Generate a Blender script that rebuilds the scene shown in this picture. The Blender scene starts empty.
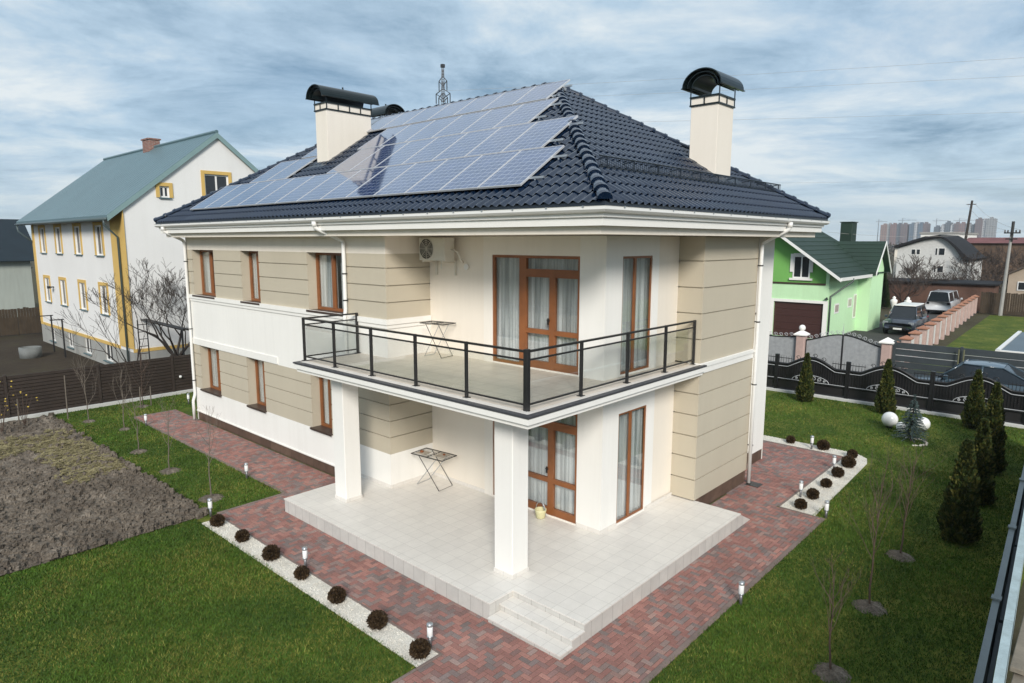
import bpy, bmesh, math, random
import numpy as np
from mathutils import Vector, Matrix
random.seed(7); rng = np.random.default_rng(7)
R = math.radians
S = bpy.context.scene
C = S.collection

# ------------------------------------------------------------------ camera, sky, sun, exposure
cd = bpy.data.cameras.new("camera"); cam = bpy.data.objects.new("camera", cd); C.objects.link(cam)
cd.sensor_width = 36; cd.lens = 663.445/1024*36; cd.clip_start = .1; cd.clip_end = 9000
YAW, PITCH, ROLL = R(42.433), R(8.585), R(.072)
fw = Vector((math.cos(YAW)*math.cos(PITCH), math.sin(YAW)*math.cos(PITCH), -math.sin(PITCH)))
rt = Vector((math.sin(YAW), -math.cos(YAW), 0)); up = rt.cross(fw)
r2 = rt*math.cos(ROLL)+up*math.sin(ROLL); u2 = -rt*math.sin(ROLL)+up*math.cos(ROLL)
cam.matrix_world = Matrix(((r2.x, u2.x, -fw.x, -7.553), (r2.y, u2.y, -fw.y, -6.561), (r2.z, u2.z, -fw.z, 6.2), (0, 0, 0, 1)))
S.camera = cam

SUN_EL, SUN_AZ = R(29), R(224)      # azimuth of the sun in plan, from +x towards +y
w = bpy.data.worlds.new("World"); S.world = w; w.use_nodes = True
nt = w.node_tree; nt.nodes.clear()
def wn(t, **k):
    n = nt.nodes.new(t)
    for a, b in k.items(): setattr(n, a, b)
    return n
def wmath(op, a, b=None):
    n = wn('ShaderNodeMath', operation=op)
    for i, s in enumerate((a, b)):
        if s is None: continue
        if isinstance(s, (int, float)): n.inputs[i].default_value = s
        else: nt.links.new(s, n.inputs[i])
    return n.outputs[0]
out = wn('ShaderNodeOutputWorld'); bg = wn('ShaderNodeBackground'); nt.links.new(bg.outputs[0], out.inputs[0])
sky = wn('ShaderNodeTexSky', sky_type='NISHITA', sun_disc=False, sun_elevation=SUN_EL, sun_rotation=R(90)-SUN_AZ, air_density=1.0, dust_density=.6, ozone_density=1.6)
tc = wn('ShaderNodeTexCoord'); sp = wn('ShaderNodeSeparateXYZ'); nt.links.new(tc.outputs['Generated'], sp.inputs[0])
den = wmath('ADD', wmath('MAXIMUM', sp.outputs[2], 0.0), .085)
cmb = wn('ShaderNodeCombineXYZ')
nt.links.new(wmath('DIVIDE', sp.outputs[0], den), cmb.inputs[0]); nt.links.new(wmath('DIVIDE', sp.outputs[1], den), cmb.inputs[1])
mp0 = wn('ShaderNodeMapping'); mp0.inputs['Rotation'].default_value = (0, 0, R(-45)); nt.links.new(cmb.outputs[0], mp0.inputs[0])
mp = wn('ShaderNodeMapping'); mp.inputs['Scale'].default_value = (.42, .36, 1); mp.inputs['Location'].default_value = (45.7, 22.3, 0)
nt.links.new(mp0.outputs[0], mp.inputs[0])
n1 = wn('ShaderNodeTexNoise'); n1.inputs['Scale'].default_value = 2.1; n1.inputs['Detail'].default_value = 10; n1.inputs['Roughness'].default_value = .66; n1.inputs['Distortion'].default_value = .35
n2 = wn('ShaderNodeTexNoise'); n2.inputs['Scale'].default_value = .8; n2.inputs['Detail'].default_value = 5
nt.links.new(mp.outputs[0], n1.inputs[0]); nt.links.new(mp.outputs[0], n2.inputs[0])
cr = wn('ShaderNodeValToRGB'); nt.links.new(wmath('ADD', wmath('MULTIPLY', n1.outputs[0], .62), wmath('MULTIPLY', n2.outputs[0], .38)), cr.inputs[0])
CLOUD = (cr.color_ramp.elements[0], cr.color_ramp.elements[1])
CLOUD[0].position = .39; CLOUD[0].color = (1.85, 3.0, 4.2, 1)
CLOUD[1].position = .60; CLOUD[1].color = (7.0, 7.6, 7.9, 1)
e = cr.color_ramp.elements.new(.5); e.color = (4.25, 5.6, 6.85, 1)
cov = wn('ShaderNodeMapRange'); nt.links.new(n2.outputs[0], cov.inputs[0])
cov.inputs[1].default_value = .34; cov.inputs[2].default_value = .56; cov.inputs[3].default_value = .62; cov.inputs[4].default_value = 1
mx = wn('ShaderNodeMix', data_type='RGBA'); nt.links.new(cov.outputs[0], mx.inputs[0])
nt.links.new(sky.outputs[0], mx.inputs[6]); nt.links.new(cr.outputs[0], mx.inputs[7])
# thin bright air low over the horizon
hz = wn('ShaderNodeMapRange'); nt.links.new(sp.outputs[2], hz.inputs[0]); hz.inputs[1].default_value = .0; hz.inputs[2].default_value = .13; hz.inputs[3].default_value = .7; hz.inputs[4].default_value = 0
mx2 = wn('ShaderNodeMix', data_type='RGBA'); nt.links.new(hz.outputs[0], mx2.inputs[0]); nt.links.new(mx.outputs[2], mx2.inputs[6]); mx2.inputs[7].default_value = (5.5, 6.6, 7.1, 1)
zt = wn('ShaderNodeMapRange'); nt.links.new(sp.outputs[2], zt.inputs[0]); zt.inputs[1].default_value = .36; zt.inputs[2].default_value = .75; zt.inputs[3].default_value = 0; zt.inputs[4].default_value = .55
mx3 = wn('ShaderNodeMix', data_type='RGBA'); nt.links.new(zt.outputs[0], mx3.inputs[0]); nt.links.new(mx2.outputs[2], mx3.inputs[6]); mx3.inputs[7].default_value = (9.0, 9.8, 10.4, 1)   # extra brightness added to the unseen sky overhead, for panel reflections and fill
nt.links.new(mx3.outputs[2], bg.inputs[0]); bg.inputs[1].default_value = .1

sl = bpy.data.lights.new("sun", 'SUN'); sl.energy = 3.2; sl.angle = R(17); sl.color = (1, .95, .88)
so = bpy.data.objects.new("sun", sl); C.objects.link(so)
sd = Vector((math.cos(SUN_EL)*math.cos(SUN_AZ), math.cos(SUN_EL)*math.sin(SUN_AZ), math.sin(SUN_EL)))
so.rotation_euler = sd.to_track_quat('Z', 'Y').to_euler(); so.location = (-20, -20, 40)
S.view_settings.view_transform = 'Standard'; S.view_settings.look = 'None'; S.view_settings.gamma = 1
S.view_settings.use_curve_mapping = False; S.view_settings.exposure = 0.2
S.render.engine = 'CYCLES'; S.cycles.max_bounces = 8; S.cycles.transparent_max_bounces = 24

# ------------------------------------------------------------------ helpers
LOC = {}                                        # world location of every parent, by object name
class MB:
    """collects shapes; build() links them as ONE mesh object"""
    def __init__(s): s.v = []; s.f = []; s.m = []; s.mi = 0
    def add(s, vs, fs):
        b = len(s.v); s.v += [tuple(p) for p in vs]
        for f in fs: s.f.append(tuple(i+b for i in f)); s.m.append(s.mi)
        return s
    def quad(s, a, b, c, d): return s.add((a, b, c, d), ((0, 1, 2, 3),))
    def box(s, x0, x1, y0, y1, z0, z1):
        return s.add([(x, y, z) for z in (z0, z1) for y in (y0, y1) for x in (x0, x1)],
            [(0, 2, 3, 1), (4, 5, 7, 6), (0, 1, 5, 4), (2, 6, 7, 3), (0, 4, 6, 2), (1, 3, 7, 5)])
    def bbox(s, x0, x1, y0, y1, z0, z1, b=.01):
        """box with bevelled vertical and top edges"""
        lo = [(x0+b, y0), (x1-b, y0), (x1, y0+b), (x1, y1-b), (x1-b, y1), (x0+b, y1), (x0, y1-b), (x0, y0+b)]
        hi = [(x0+2*b, y0+b), (x1-2*b, y0+b), (x1-b, y0+2*b), (x1-b, y1-2*b), (x1-2*b, y1-b), (x0+2*b, y1-b), (x0+b, y1-2*b), (x0+b, y0+2*b)]
        vs = [(x, y, z0) for x, y in lo]+[(x, y, z1-b) for x, y in lo]+[(x, y, z1) for x, y in hi]
        fs = [tuple(reversed(range(8))), tuple(range(16, 24))]
        for k in (0, 8): fs += [(k+i, k+(i+1) % 8, k+8+(i+1) % 8, k+8+i) for i in range(8)]
        return s.add(vs, fs)
    def prism(s, pts, a, b):
        """polygon of 3D points pts (a list for each end)"""
        n = len(pts); A = [Vector(p)+Vector(a) for p in pts]; B = [Vector(p)+Vector(b) for p in pts]
        return s.add(A+B, [tuple(reversed(range(n))), tuple(range(n, 2*n))]+[(i, (i+1) % n, n+(i+1) % n, n+i) for i in range(n)])
    def tube(s, pts, r, n=8, cap=True):
        pts = [Vector(p) for p in pts]; rs = r if isinstance(r, (list, tuple)) else [r]*len(pts)
        rings = []; x = None
        for i, p in enumerate(pts):
            d = (pts[min(i+1, len(pts)-1)]-pts[max(i-1, 0)])
            d = d.normalized() if d.length > 1e-9 else Vector((0, 0, 1))
            if x is None: x = d.orthogonal().normalized()
            x = (x-d*x.dot(d)); x = x.normalized() if x.length > 1e-6 else d.orthogonal().normalized()
            y = d.cross(x)
            rings.append([p+(x*math.cos(2*math.pi*k/n)+y*math.sin(2*math.pi*k/n))*rs[i] for k in range(n)])
        vs = [q for g in rings for q in g]; fs = []
        for i in range(len(rings)-1):
            for k in range(n): fs.append((i*n+k, i*n+(k+1) % n, (i+1)*n+(k+1) % n, (i+1)*n+k))
        if cap: fs += [tuple(reversed(range(n))), tuple(range((len(rings)-1)*n, len(rings)*n))]
        return s.add(vs, fs)
    def lathe(s, prof, c=(0, 0, 0), n=16):
        """prof: list of (radius, z)"""
        vs = [(c[0]+r*math.cos(2*math.pi*k/n), c[1]+r*math.sin(2*math.pi*k/n), c[2]+z) for r, z in prof for k in range(n)]
        fs = [(i*n+k, i*n+(k+1) % n, (i+1)*n+(k+1) % n, (i+1)*n+k) for i in range(len(prof)-1) for k in range(n)]
        fs += [tuple(reversed(range(n))), tuple(range((len(prof)-1)*n, len(prof)*n))]
        return s.add(vs, fs)
    def bar(s, p, q, w, h, upv=(0, 0, 1)):
        p, q = Vector(p), Vector(q); d = (q-p).normalized(); sx = d.cross(Vector(upv))
        sx = sx.normalized() if sx.length > 1e-6 else Vector((1, 0, 0)); sy = sx.cross(d)
        o = [(-w/2, -h/2), (w/2, -h/2), (w/2, h/2), (-w/2, h/2)]
        vs = [e+sx*a+sy*b for e in (p, q) for a, b in o]
        return s.add(vs, [(3, 2, 1, 0), (4, 5, 6, 7), (0, 1, 5, 4), (1, 2, 6, 5), (2, 3, 7, 6), (3, 0, 4, 7)])
    def build(s, name, mat, parent=None, smooth=False, loc=None, label=None):
        o = (Vector(LOC[parent.name]) if parent else Vector(loc or (0, 0, 0)))
        me = bpy.data.meshes.new(name)
        me.from_pydata([(x-o.x, y-o.y, z-o.z) for x, y, z in s.v], [], s.f)
        for m in (mat if isinstance(mat, (list, tuple)) else [mat]): me.materials.append(m)
        if any(s.m): me.polygons.foreach_set('material_index', s.m)
        if smooth: me.polygons.foreach_set('use_smooth', [True]*len(s.f))
        me.update(); ob = bpy.data.objects.new(name, me); C.objects.link(ob)
        if parent: ob.parent = parent; LOC[ob.name] = tuple(o)
        else: ob.location = o; LOC[ob.name] = tuple(o)
        if label: ob['label'] = label
        return ob
def tag(o, label=None, cat=None, group=None, kind=None):
    for k, v in (('label', label), ('category', cat), ('group', group), ('kind', kind)):
        if v: o[k] = v
    return o
def thing(name, loc, label, cat, group=None):
    o = bpy.data.objects.new(name, None); C.objects.link(o); o.location = loc; o.empty_display_size = .2
    LOC[o.name] = tuple(loc); return tag(o, label, cat, group)
def struct(mb, name, mat, smooth=False): return tag(mb.build(name, mat, smooth=smooth), kind='structure')
def dup(root, loc, label, rotz=None, scale=None):
    """copy of a thing with copies of its parts and sub-parts"""
    r = root.copy(); C.objects.link(r); r.location = loc; r['label'] = label; LOC[r.name] = tuple(loc)
    if rotz is not None: r.rotation_euler.z = rotz
    if scale is not None: r.scale = (scale,)*3
    for ch in list(root.children):
        c = ch.copy(); C.objects.link(c); c.parent = r
        for g in list(ch.children):
            d = g.copy(); C.objects.link(d); d.parent = c
    return r
ORD = ['first', 'second', 'third', 'fourth', 'fifth', 'sixth', 'seventh', 'eighth', 'ninth', 'tenth', 'eleventh', 'twelfth', 'thirteenth', 'fourteenth']

# ------------------------------------------------------------------ materials
def base(name, rough=.6, metallic=0, spec=.5, coat=0):
    m = bpy.data.materials.new(name); m.use_nodes = True; t = m.node_tree; b = t.nodes['Principled BSDF']
    b.inputs['Roughness'].default_value = rough; b.inputs['Metallic'].default_value = metallic
    b.inputs['Specular IOR Level'].default_value = spec; b.inputs['Coat Weight'].default_value = coat
    return m, t, b
def noise(t, scale, detail=5, rough=.55, coord='Object', vec=None):
    n = t.nodes.new('ShaderNodeTexNoise'); n.inputs['Scale'].default_value = scale; n.inputs['Detail'].default_value = detail; n.inputs['Roughness'].default_value = rough
    if vec is None:
        c = t.nodes.new('ShaderNodeTexCoord'); vec = c.outputs[coord]
    t.links.new(vec, n.inputs['Vector']); return n.outputs[0]
def ramp(t, fac, stops):
    r = t.nodes.new('ShaderNodeValToRGB'); t.links.new(fac, r.inputs[0]); el = r.color_ramp.elements
    while len(el) < len(stops): el.new(.5)
    for k, (p, c) in enumerate(stops): el[k].position = p; el[k].color = (*c, 1)
    return r.outputs[0]
def mixc(t, fac, a, b, mode='MIX'):
    n = t.nodes.new('ShaderNodeMix'); n.data_type = 'RGBA'; n.blend_type = mode
    for i, s in ((0, fac), (6, a), (7, b)):
        if isinstance(s, (int, float)): n.inputs[i].default_value = s
        elif isinstance(s, tuple): n.inputs[i].default_value = (*s, 1)
        else: t.links.new(s, n.inputs[i])
    return n.outputs[2]
def bump(t, b, h, strength, dist=.01):
    n = t.nodes.new('ShaderNodeBump'); n.inputs['Strength'].default_value = strength; n.inputs['Distance'].default_value = dist
    t.links.new(h, n.inputs['Height']); t.links.new(n.outputs[0], b.inputs['Normal'])
def sc(c, k): return tuple(min(1, v*k) for v in c)
def pm(name, col, rough=.6, var=.1, scale=1.5, fine=40, bmp=.15, dist=.004, metallic=0, spec=.5, coat=0, streak=0, coord='Object'):
    """painted / plastered / metal surface with blotches, grain and optional rain streaks"""
    m, t, b = base(name, rough, metallic, spec, coat)
    n = noise(t, scale, 6, coord=coord); f = noise(t, fine, 3, coord=coord)
    c = ramp(t, n, [(.3, sc(col, 1-var)), (.7, sc(col, 1+var*.6))])
    c = mixc(t, f, c, sc(col, 1-var*1.3), 'MIX') if False else mixc(t, .25, c, ramp(t, f, [(.35, sc(col, 1-var*1.5)), (.65, sc(col, 1+var*.5))]))
    if streak:
        tcn = t.nodes.new('ShaderNodeTexCoord'); mpn = t.nodes.new('ShaderNodeMapping'); mpn.inputs['Scale'].default_value = (3, 3, .18)
        t.links.new(tcn.outputs[coord], mpn.inputs[0]); s = noise(t, 1.6, 6, .65, vec=mpn.outputs[0])
        c = mixc(t, streak, c, ramp(t, s, [(.45, (1, 1, 1)), (.75, (.62, .6, .55))]), 'MULTIPLY')
    t.links.new(c, b.inputs['Base Color'])
    if bmp: bump(t, b, f, bmp, dist)
    return m
M = {}
M['white'] = pm('white_plaster', (.82, .80, .755), .85, .04, .6, 90, .25, .004, streak=.12)
M['cream'] = pm('cream_plaster', (.80, .735, .64), .85, .04, .6, 90, .25, .004, streak=.12)
M['tan'] = pm('tan_plaster', (.50, .445, .345), .85, .05, .7, 110, .3, .004, streak=.08)
M['lintel'] = M['white']
M['trim'] = pm('white_painted_trim', (.83, .81, .765), .5, .03, .8, 30, .05, streak=.08)
M['plinth'] = None
M['pvc'] = pm('white_pvc', (.78, .77, .74), .35, .03, 1.2, 20, .0)
M['brown_frame'] = pm('brown_window_frame', (.255, .092, .030), .4, .25, 3, 60, .1, .002)
M['sill'] = pm('dark_brown_metal_sill', (.06, .04, .032), .4, .15)
M['dark_steel'] = pm('dark_steel', (.035, .034, .034), .38, .2, 4, 60, .05, metallic=.4)
M['cap_green'] = pm('dark_green_sheet_metal', (.009, .017, .018), .32, .2, 2, 40, .05, metallic=.3)
M['steel_stem'] = pm('satin_steel_stem', (.22, .22, .23), .4, .1, 4, 40, 0, metallic=.6)
M['alu'] = pm('brushed_aluminium', (.46, .48, .50), .38, .08, 4, 40, .05, metallic=.7)
M['panel_frame'] = pm('panel_frame', (.60, .61, .63), .4, .05, 4, 40, 0, metallic=.3)
M['ac'] = pm('off_white_plastic', (.66, .63, .55), .5, .05, 2, 30, .03)
M['dark_plastic'] = pm('black_plastic', (.02, .02, .02), .5, .2, 3, 30, .05)
M['gravel'] = None
def tile_mat(name, c1, c2, mortar, w, h, rough, mw=.006, off=0, plane='xy', bs=.3, var=.1):
    m, t, b = base(name, rough)
    tcn = t.nodes.new('ShaderNodeTexCoord'); v = tcn.outputs['Object']
    if plane != 'xy':
        sp_ = t.nodes.new('ShaderNodeSeparateXYZ'); cb = t.nodes.new('ShaderNodeCombineXYZ'); t.links.new(v, sp_.inputs[0])
        ad = t.nodes.new('ShaderNodeMath'); ad.operation = 'ADD'; t.links.new(sp_.outputs[0], ad.inputs[0]); t.links.new(sp_.outputs[1], ad.inputs[1])
        t.links.new(ad.outputs[0], cb.inputs[0]); t.links.new(sp_.outputs[2], cb.inputs[1]); v = cb.outputs[0]
    k = t.nodes.new('ShaderNodeTexBrick'); t.links.new(v, k.inputs['Vector']); k.offset = off; k.squash = 1
    k.inputs['Color1'].default_value = (*c1, 1); k.inputs['Color2'].default_value = (*c2, 1); k.inputs['Mortar'].default_value = (*mortar, 1)
    k.inputs['Scale'].default_value = 1; k.inputs['Mortar Size'].default_value = mw; k.inputs['Mortar Smooth'].default_value = .2
    k.inputs['Brick Width'].default_value = w; k.inputs['Row Height'].default_value = h
    n = noise(t, 5, 8, .65); c = mixc(t, 1, k.outputs[0], ramp(t, n, [(.3, (1-var,)*3), (.7, (1.0,)*3)]), 'MULTIPLY')
    t.links.new(c, b.inputs['Base Color'])
    iv = t.nodes.new('ShaderNodeMath'); iv.operation = 'SUBTRACT'; iv.inputs[0].default_value = 1; t.links.new(k.outputs['Fac'], iv.inputs[1])
    if bs: bump(t, b, iv.outputs[0], bs, .004)
    return m
M['plinth'] = tile_mat('brown_plinth_tile', (.115, .073, .052), (.16, .105, .075), (.07, .05, .04), .6, .42, .5, .008, 0, 'wall', .3, .4)
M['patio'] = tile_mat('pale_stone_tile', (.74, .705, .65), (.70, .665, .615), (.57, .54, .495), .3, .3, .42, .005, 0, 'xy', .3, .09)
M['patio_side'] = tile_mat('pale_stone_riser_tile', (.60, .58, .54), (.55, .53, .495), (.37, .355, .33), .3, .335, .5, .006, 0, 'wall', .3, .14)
M['balcony_floor'] = tile_mat('pale_balcony_tile', (.72, .65, .56), (.67, .60, .52), (.44, .39, .33), .45, .45, .45, .006, 0, 'xy', .3, .1)
M['redbrick'] = tile_mat('red_brickwork', (.30, .10, .065), (.22, .085, .06), (.34, .31, .28), .25, .075, .85, .012, .5, 'wall', .5, .35)
M['wsilicate'] = tile_mat('white_brickwork', (.70, .69, .66), (.64, .63, .60), (.5, .5, .48), .25, .09, .85, .01, .5, 'wall', .3, .2)

def glass_mat(name, tint, refl=1.0, rough=.02):
    m = bpy.data.materials.new(name); m.use_nodes = True; t = m.node_tree; t.nodes.clear()
    o = t.nodes.new('ShaderNodeOutputMaterial'); mxs = t.nodes.new('ShaderNodeMixShader'); tr = t.nodes.new('ShaderNodeBsdfTransparent'); g = t.nodes.new('ShaderNodeBsdfGlossy')
    tr.inputs[0].default_value = (*tint, 1); g.inputs['Roughness'].default_value = rough
    f = t.nodes.new('ShaderNodeLayerWeight'); f.inputs[0].default_value = .5; pw = t.nodes.new('ShaderNodeMath'); pw.operation = 'POWER'; pw.inputs[1].default_value = 4; t.links.new(f.outputs['Facing'], pw.inputs[0])
    mu = t.nodes.new('ShaderNodeMath'); mu.operation = 'MULTIPLY_ADD'; mu.inputs[1].default_value = .85*refl; mu.inputs[2].default_value = .21*refl; mu.use_clamp = True
    t.links.new(pw.outputs[0], mu.inputs[0]); t.links.new(mu.outputs[0], mxs.inputs[0])
    t.links.new(tr.outputs[0], mxs.inputs[1]); t.links.new(g.outputs[0], mxs.inputs[2]); t.links.new(mxs.outputs[0], o.inputs[0])
    n = noise(t, .8, 2); bn = t.nodes.new('ShaderNodeBump'); bn.inputs['Strength'].default_value = .05; bn.inputs['Distance'].default_value = .02
    t.links.new(n, bn.inputs['Height']); t.links.new(bn.outputs[0], g.inputs['Normal'])
    return m
M['glass'] = glass_mat('window_glass', (.94, .955, .955), .8)
M['rail_glass'] = glass_mat('railing_glass', (.965, .978, .973), .6)
M['dark_glass'] = pm('dark_window_pane', (.02, .025, .03), .06, .2, 1, 10, 0)
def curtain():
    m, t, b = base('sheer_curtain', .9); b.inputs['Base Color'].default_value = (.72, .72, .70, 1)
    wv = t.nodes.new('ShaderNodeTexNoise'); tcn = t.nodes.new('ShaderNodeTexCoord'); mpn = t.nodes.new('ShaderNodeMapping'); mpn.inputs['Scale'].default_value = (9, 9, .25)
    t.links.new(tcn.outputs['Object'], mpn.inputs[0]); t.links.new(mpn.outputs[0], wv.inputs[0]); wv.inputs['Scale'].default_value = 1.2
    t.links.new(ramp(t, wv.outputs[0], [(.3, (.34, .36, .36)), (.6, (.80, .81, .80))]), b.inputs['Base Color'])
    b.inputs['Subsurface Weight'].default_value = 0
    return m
M['curtain'] = curtain()
def roof_mat(name, col, rough, coat=.4):
    m, t, b = base(name, rough, 0, .5, coat); b.inputs['Coat Roughness'].default_value = .18
    n = noise(t, .9, 7, .6); f = noise(t, 25, 4)
    t.links.new(mixc(t, .3, ramp(t, n, [(.3, sc(col, .75)), (.7, sc(col, 1.25))]), ramp(t, f, [(.3, sc(col, .6)), (.7, sc(col, 1.4))])), b.inputs['Base Color'])
    r = t.nodes.new('ShaderNodeMapRange'); t.links.new(n, r.inputs[0]); r.inputs[3].default_value = rough*.8; r.inputs[4].default_value = rough*1.35; t.links.new(r.outputs[0], b.inputs['Roughness'])
    return m
M['roof_blue'] = roof_mat('dark_blue_metal_tile', (.004, .012, .031), .14, .5)
M['roof_dark'] = pm('dark_blue_sheet_metal', (.018, .026, .038), .35, .2, 2, 30, .05)
def solar():
    m, t, b = base('solar_cells', .07, 0, .8, .6); b.inputs['Coat Roughness'].default_value = .04
    tcn = t.nodes.new('ShaderNodeTexCoord'); k = t.nodes.new('ShaderNodeTexBrick'); t.links.new(tcn.outputs['Object'], k.inputs['Vector']); k.offset = 0
    k.inputs['Color1'].default_value = (.020, .042, .115, 1); k.inputs['Color2'].default_value = (.029, .055, .15, 1); k.inputs['Mortar'].default_value = (.38, .42, .5, 1)
    for a, v in (('Scale', 1), ('Mortar Size', .0055), ('Mortar Smooth', .1), ('Brick Width', .1545), ('Row Height', .168)): k.inputs[a].default_value = v
    k2 = t.nodes.new('ShaderNodeTexBrick'); t.links.new(tcn.outputs['Object'], k2.inputs['Vector']); k2.offset = 0
    k2.inputs['Color1'].default_value = (0, 0, 0, 1); k2.inputs['Color2'].default_value = (0, 0, 0, 1); k2.inputs['Mortar'].default_value = (1, 1, 1, 1)
    for a, v in (('Scale', 1), ('Mortar Size', .0015), ('Brick Width', 4.0), ('Row Height', .042)): k2.inputs[a].default_value = v
    c = mixc(t, k2.outputs['Fac'], k.outputs[0], (.16, .2, .3)); n = noise(t, 9, 3)
    c = mixc(t, .5, c, mixc(t, n, (.6, .6, .6), (1.5, 1.5, 1.5)), 'MULTIPLY')
    t.links.new(c, b.inputs['Base Color'])
    return m
M['solar'] = solar()
def ground_mat(name, stops, s1, s2, rough=.95, bs=.6, bd=.03, s3=60):
    m, t, b = base(name, rough, 0, .2)
    a = noise(t, s1, 8, .6); f = noise(t, s2, 6, .7); g = noise(t, s3, 3, .6)
    c = ramp(t, mixc(t, .45, a, f), stops)
    c = mixc(t, .8, c, ramp(t, g, [(.3, (.55, .55, .55)), (.7, (1.3, 1.3, 1.3))]), 'MULTIPLY')
    t.links.new(c, b.inputs['Base Color']); bump(t, b, mixc(t, .5, f, g), bs, bd)
    return m
M['lawn'] = ground_mat('lawn_turf', [(.36, (.036, .068, .010)), (.5, (.080, .115, .015)), (.62, (.16, .165, .032))], .7, 6)
M['field'] = ground_mat('rough_field', [(.35, (.045, .04, .022)), (.52, (.07, .062, .036)), (.68, (.075, .085, .03))], .12, 1.5)
M['soil'] = ground_mat('dug_soil', [(.3, (.066, .053, .042)), (.52, (.165, .138, .11)), (.7, (.32, .275, .225))], 1.2, 9, .95, 1, .08, 28)
M['straw'] = ground_mat('dry_straw', [(.3, (.20, .17, .085)), (.55, (.31, .265, .14)), (.7, (.42, .37, .21))], 1.5, 12, .95, .9, .05, 45)
M['gravel'] = ground_mat('white_marble_gravel', [(.3, (.52, .48, .41)), (.5, (.72, .68, .60)), (.7, (.80, .77, .70))], 3, 30, .8, 1, .03, 55)
M['dirt'] = ground_mat('bare_dirt_yard', [(.3, (.025, .019, .013)), (.52, (.05, .038, .026)), (.7, (.065, .062, .03))], .3, 3)
M['asphalt'] = ground_mat('worn_lane', [(.3, (.045, .045, .045)), (.6, (.08, .078, .075)), (.75, (.11, .105, .095))], .5, 12, .9, .4, .01, 120)
M['concrete'] = pm('grey_concrete', (.34, .33, .31), .9, .15, 1.5, 40, .4, .006, streak=.2)
M['soft_white'] = pm('warm_white_plaster', (.81, .765, .69), .85, .04, .6, 90, .25, .004, streak=.12)
M['kerb'] = pm('pale_concrete_kerb', (.52, .52, .50), .85, .1, 2, 50, .3, .004)
def attr_mat(name, attr, rough, s=60, bs=.3):
    m, t, b = base(name, rough, 0, .3); a = t.nodes.new('ShaderNodeAttribute'); a.attribute_name = attr
    n = noise(t, s, 4, .6); n2 = noise(t, .8, 5)
    c = mixc(t, 1, a.outputs[0], ramp(t, n, [(.3, (.72,)*3), (.7, (1.2,)*3)]), 'MULTIPLY')
    c = mixc(t, 1, c, ramp(t, n2, [(.3, (.8,)*3), (.7, (1.1,)*3)]), 'MULTIPLY')
    t.links.new(c, b.inputs['Base Color']); bump(t, b, n, bs, .004)
    return m
M['pavers'] = attr_mat('clay_pavers', 'tint', .8)
M['blade'] = attr_mat('grass_blades', 'tint', .7, 3, 0)
M['bark'] = pm('dark_bark', (.045, .036, .03), .9, .35, 6, 40, .5, .01)
M['dark_twig'] = pm('dark_twig', (.055, .040, .032), .85, .3, 6, 40, .2, .004)
M['twig'] = pm('brown_twig', (.085, .055, .04), .85, .3, 6, 40, .2, .004)
M['sapling'] = pm('pale_sapling_bark', (.15, .125, .10), .85, .3, 8, 40, .2, .004)
def leaf_mat(name, a, b_, c_):
    m, t, b = base(name, .75, 0, .25); n = noise(t, 4, 4, .6); g = t.nodes.new('ShaderNodeObjectInfo')
    geo = t.nodes.new('ShaderNodeNewGeometry')
    c = ramp(t, geo.outputs['Random Per Island'], [(0, a), (.55, b_), (1, c_)])
    c = mixc(t, 1, c, ramp(t, n, [(.3, (.65,)*3), (.7, (1.35,)*3)]), 'MULTIPLY')
    t.links.new(c, b.inputs['Base Color']); return m
M['thuja'] = leaf_mat('thuja_sprays', (.016, .028, .007), (.038, .056, .012), (.11, .10, .022))
M['globe'] = leaf_mat('winter_globe_sprays', (.028, .017, .009), (.052, .032, .016), (.085, .055, .026))
M['spruce'] = leaf_mat('blue_spruce_needles', (.03, .05, .045), (.06, .09, .085), (.11, .15, .15))
M['yleaf'] = leaf_mat('yellow_leaves', (.30, .20, .03), (.42, .30, .05), (.5, .36, .08))
M['shrub'] = leaf_mat('evergreen_leaves', (.015, .03, .01), (.03, .05, .015), (.05, .07, .025))

# ------------------------------------------------------------------ ground
g = MB(); g.quad((-2200, -2200, -.03), (2200, -2200, -.03), (2200, 2200, -.03), (-2200, 2200, -.03)); struct(g, 'ground', M['field'])
g = MB()
nx_, ny_ = 60, 50
g.quad((-30, -5.8, -.016), (20.15, -5.8, -.016), (20.15, 21.45, -.016), (-30, 21.45, -.016)); struct(g, 'lawn', M['lawn'])
PAVE = [(-9, -1.42, -2.1, .45), (-1.42, -.29, -2.1, 8.2), (-.29, 7.7, -2.1, -.9), (-.29, 1.75, 7.1, 8.2), (.32, 1.75, 8.2, 18.8), (5.9, 7.7, -.9, .115), (7.7, 12.7, -1.1, .75), (10.9, 12.7, .75, 6)]
g = MB()
for x0, x1, y0, y1 in PAVE: g.box(x0, x1, y0, y1, -.04, -.009)
struct(g, 'paving_bed', pm('sand_bed', (.10, .085, .07), .95, .3, 4, 60, .3))
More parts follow.
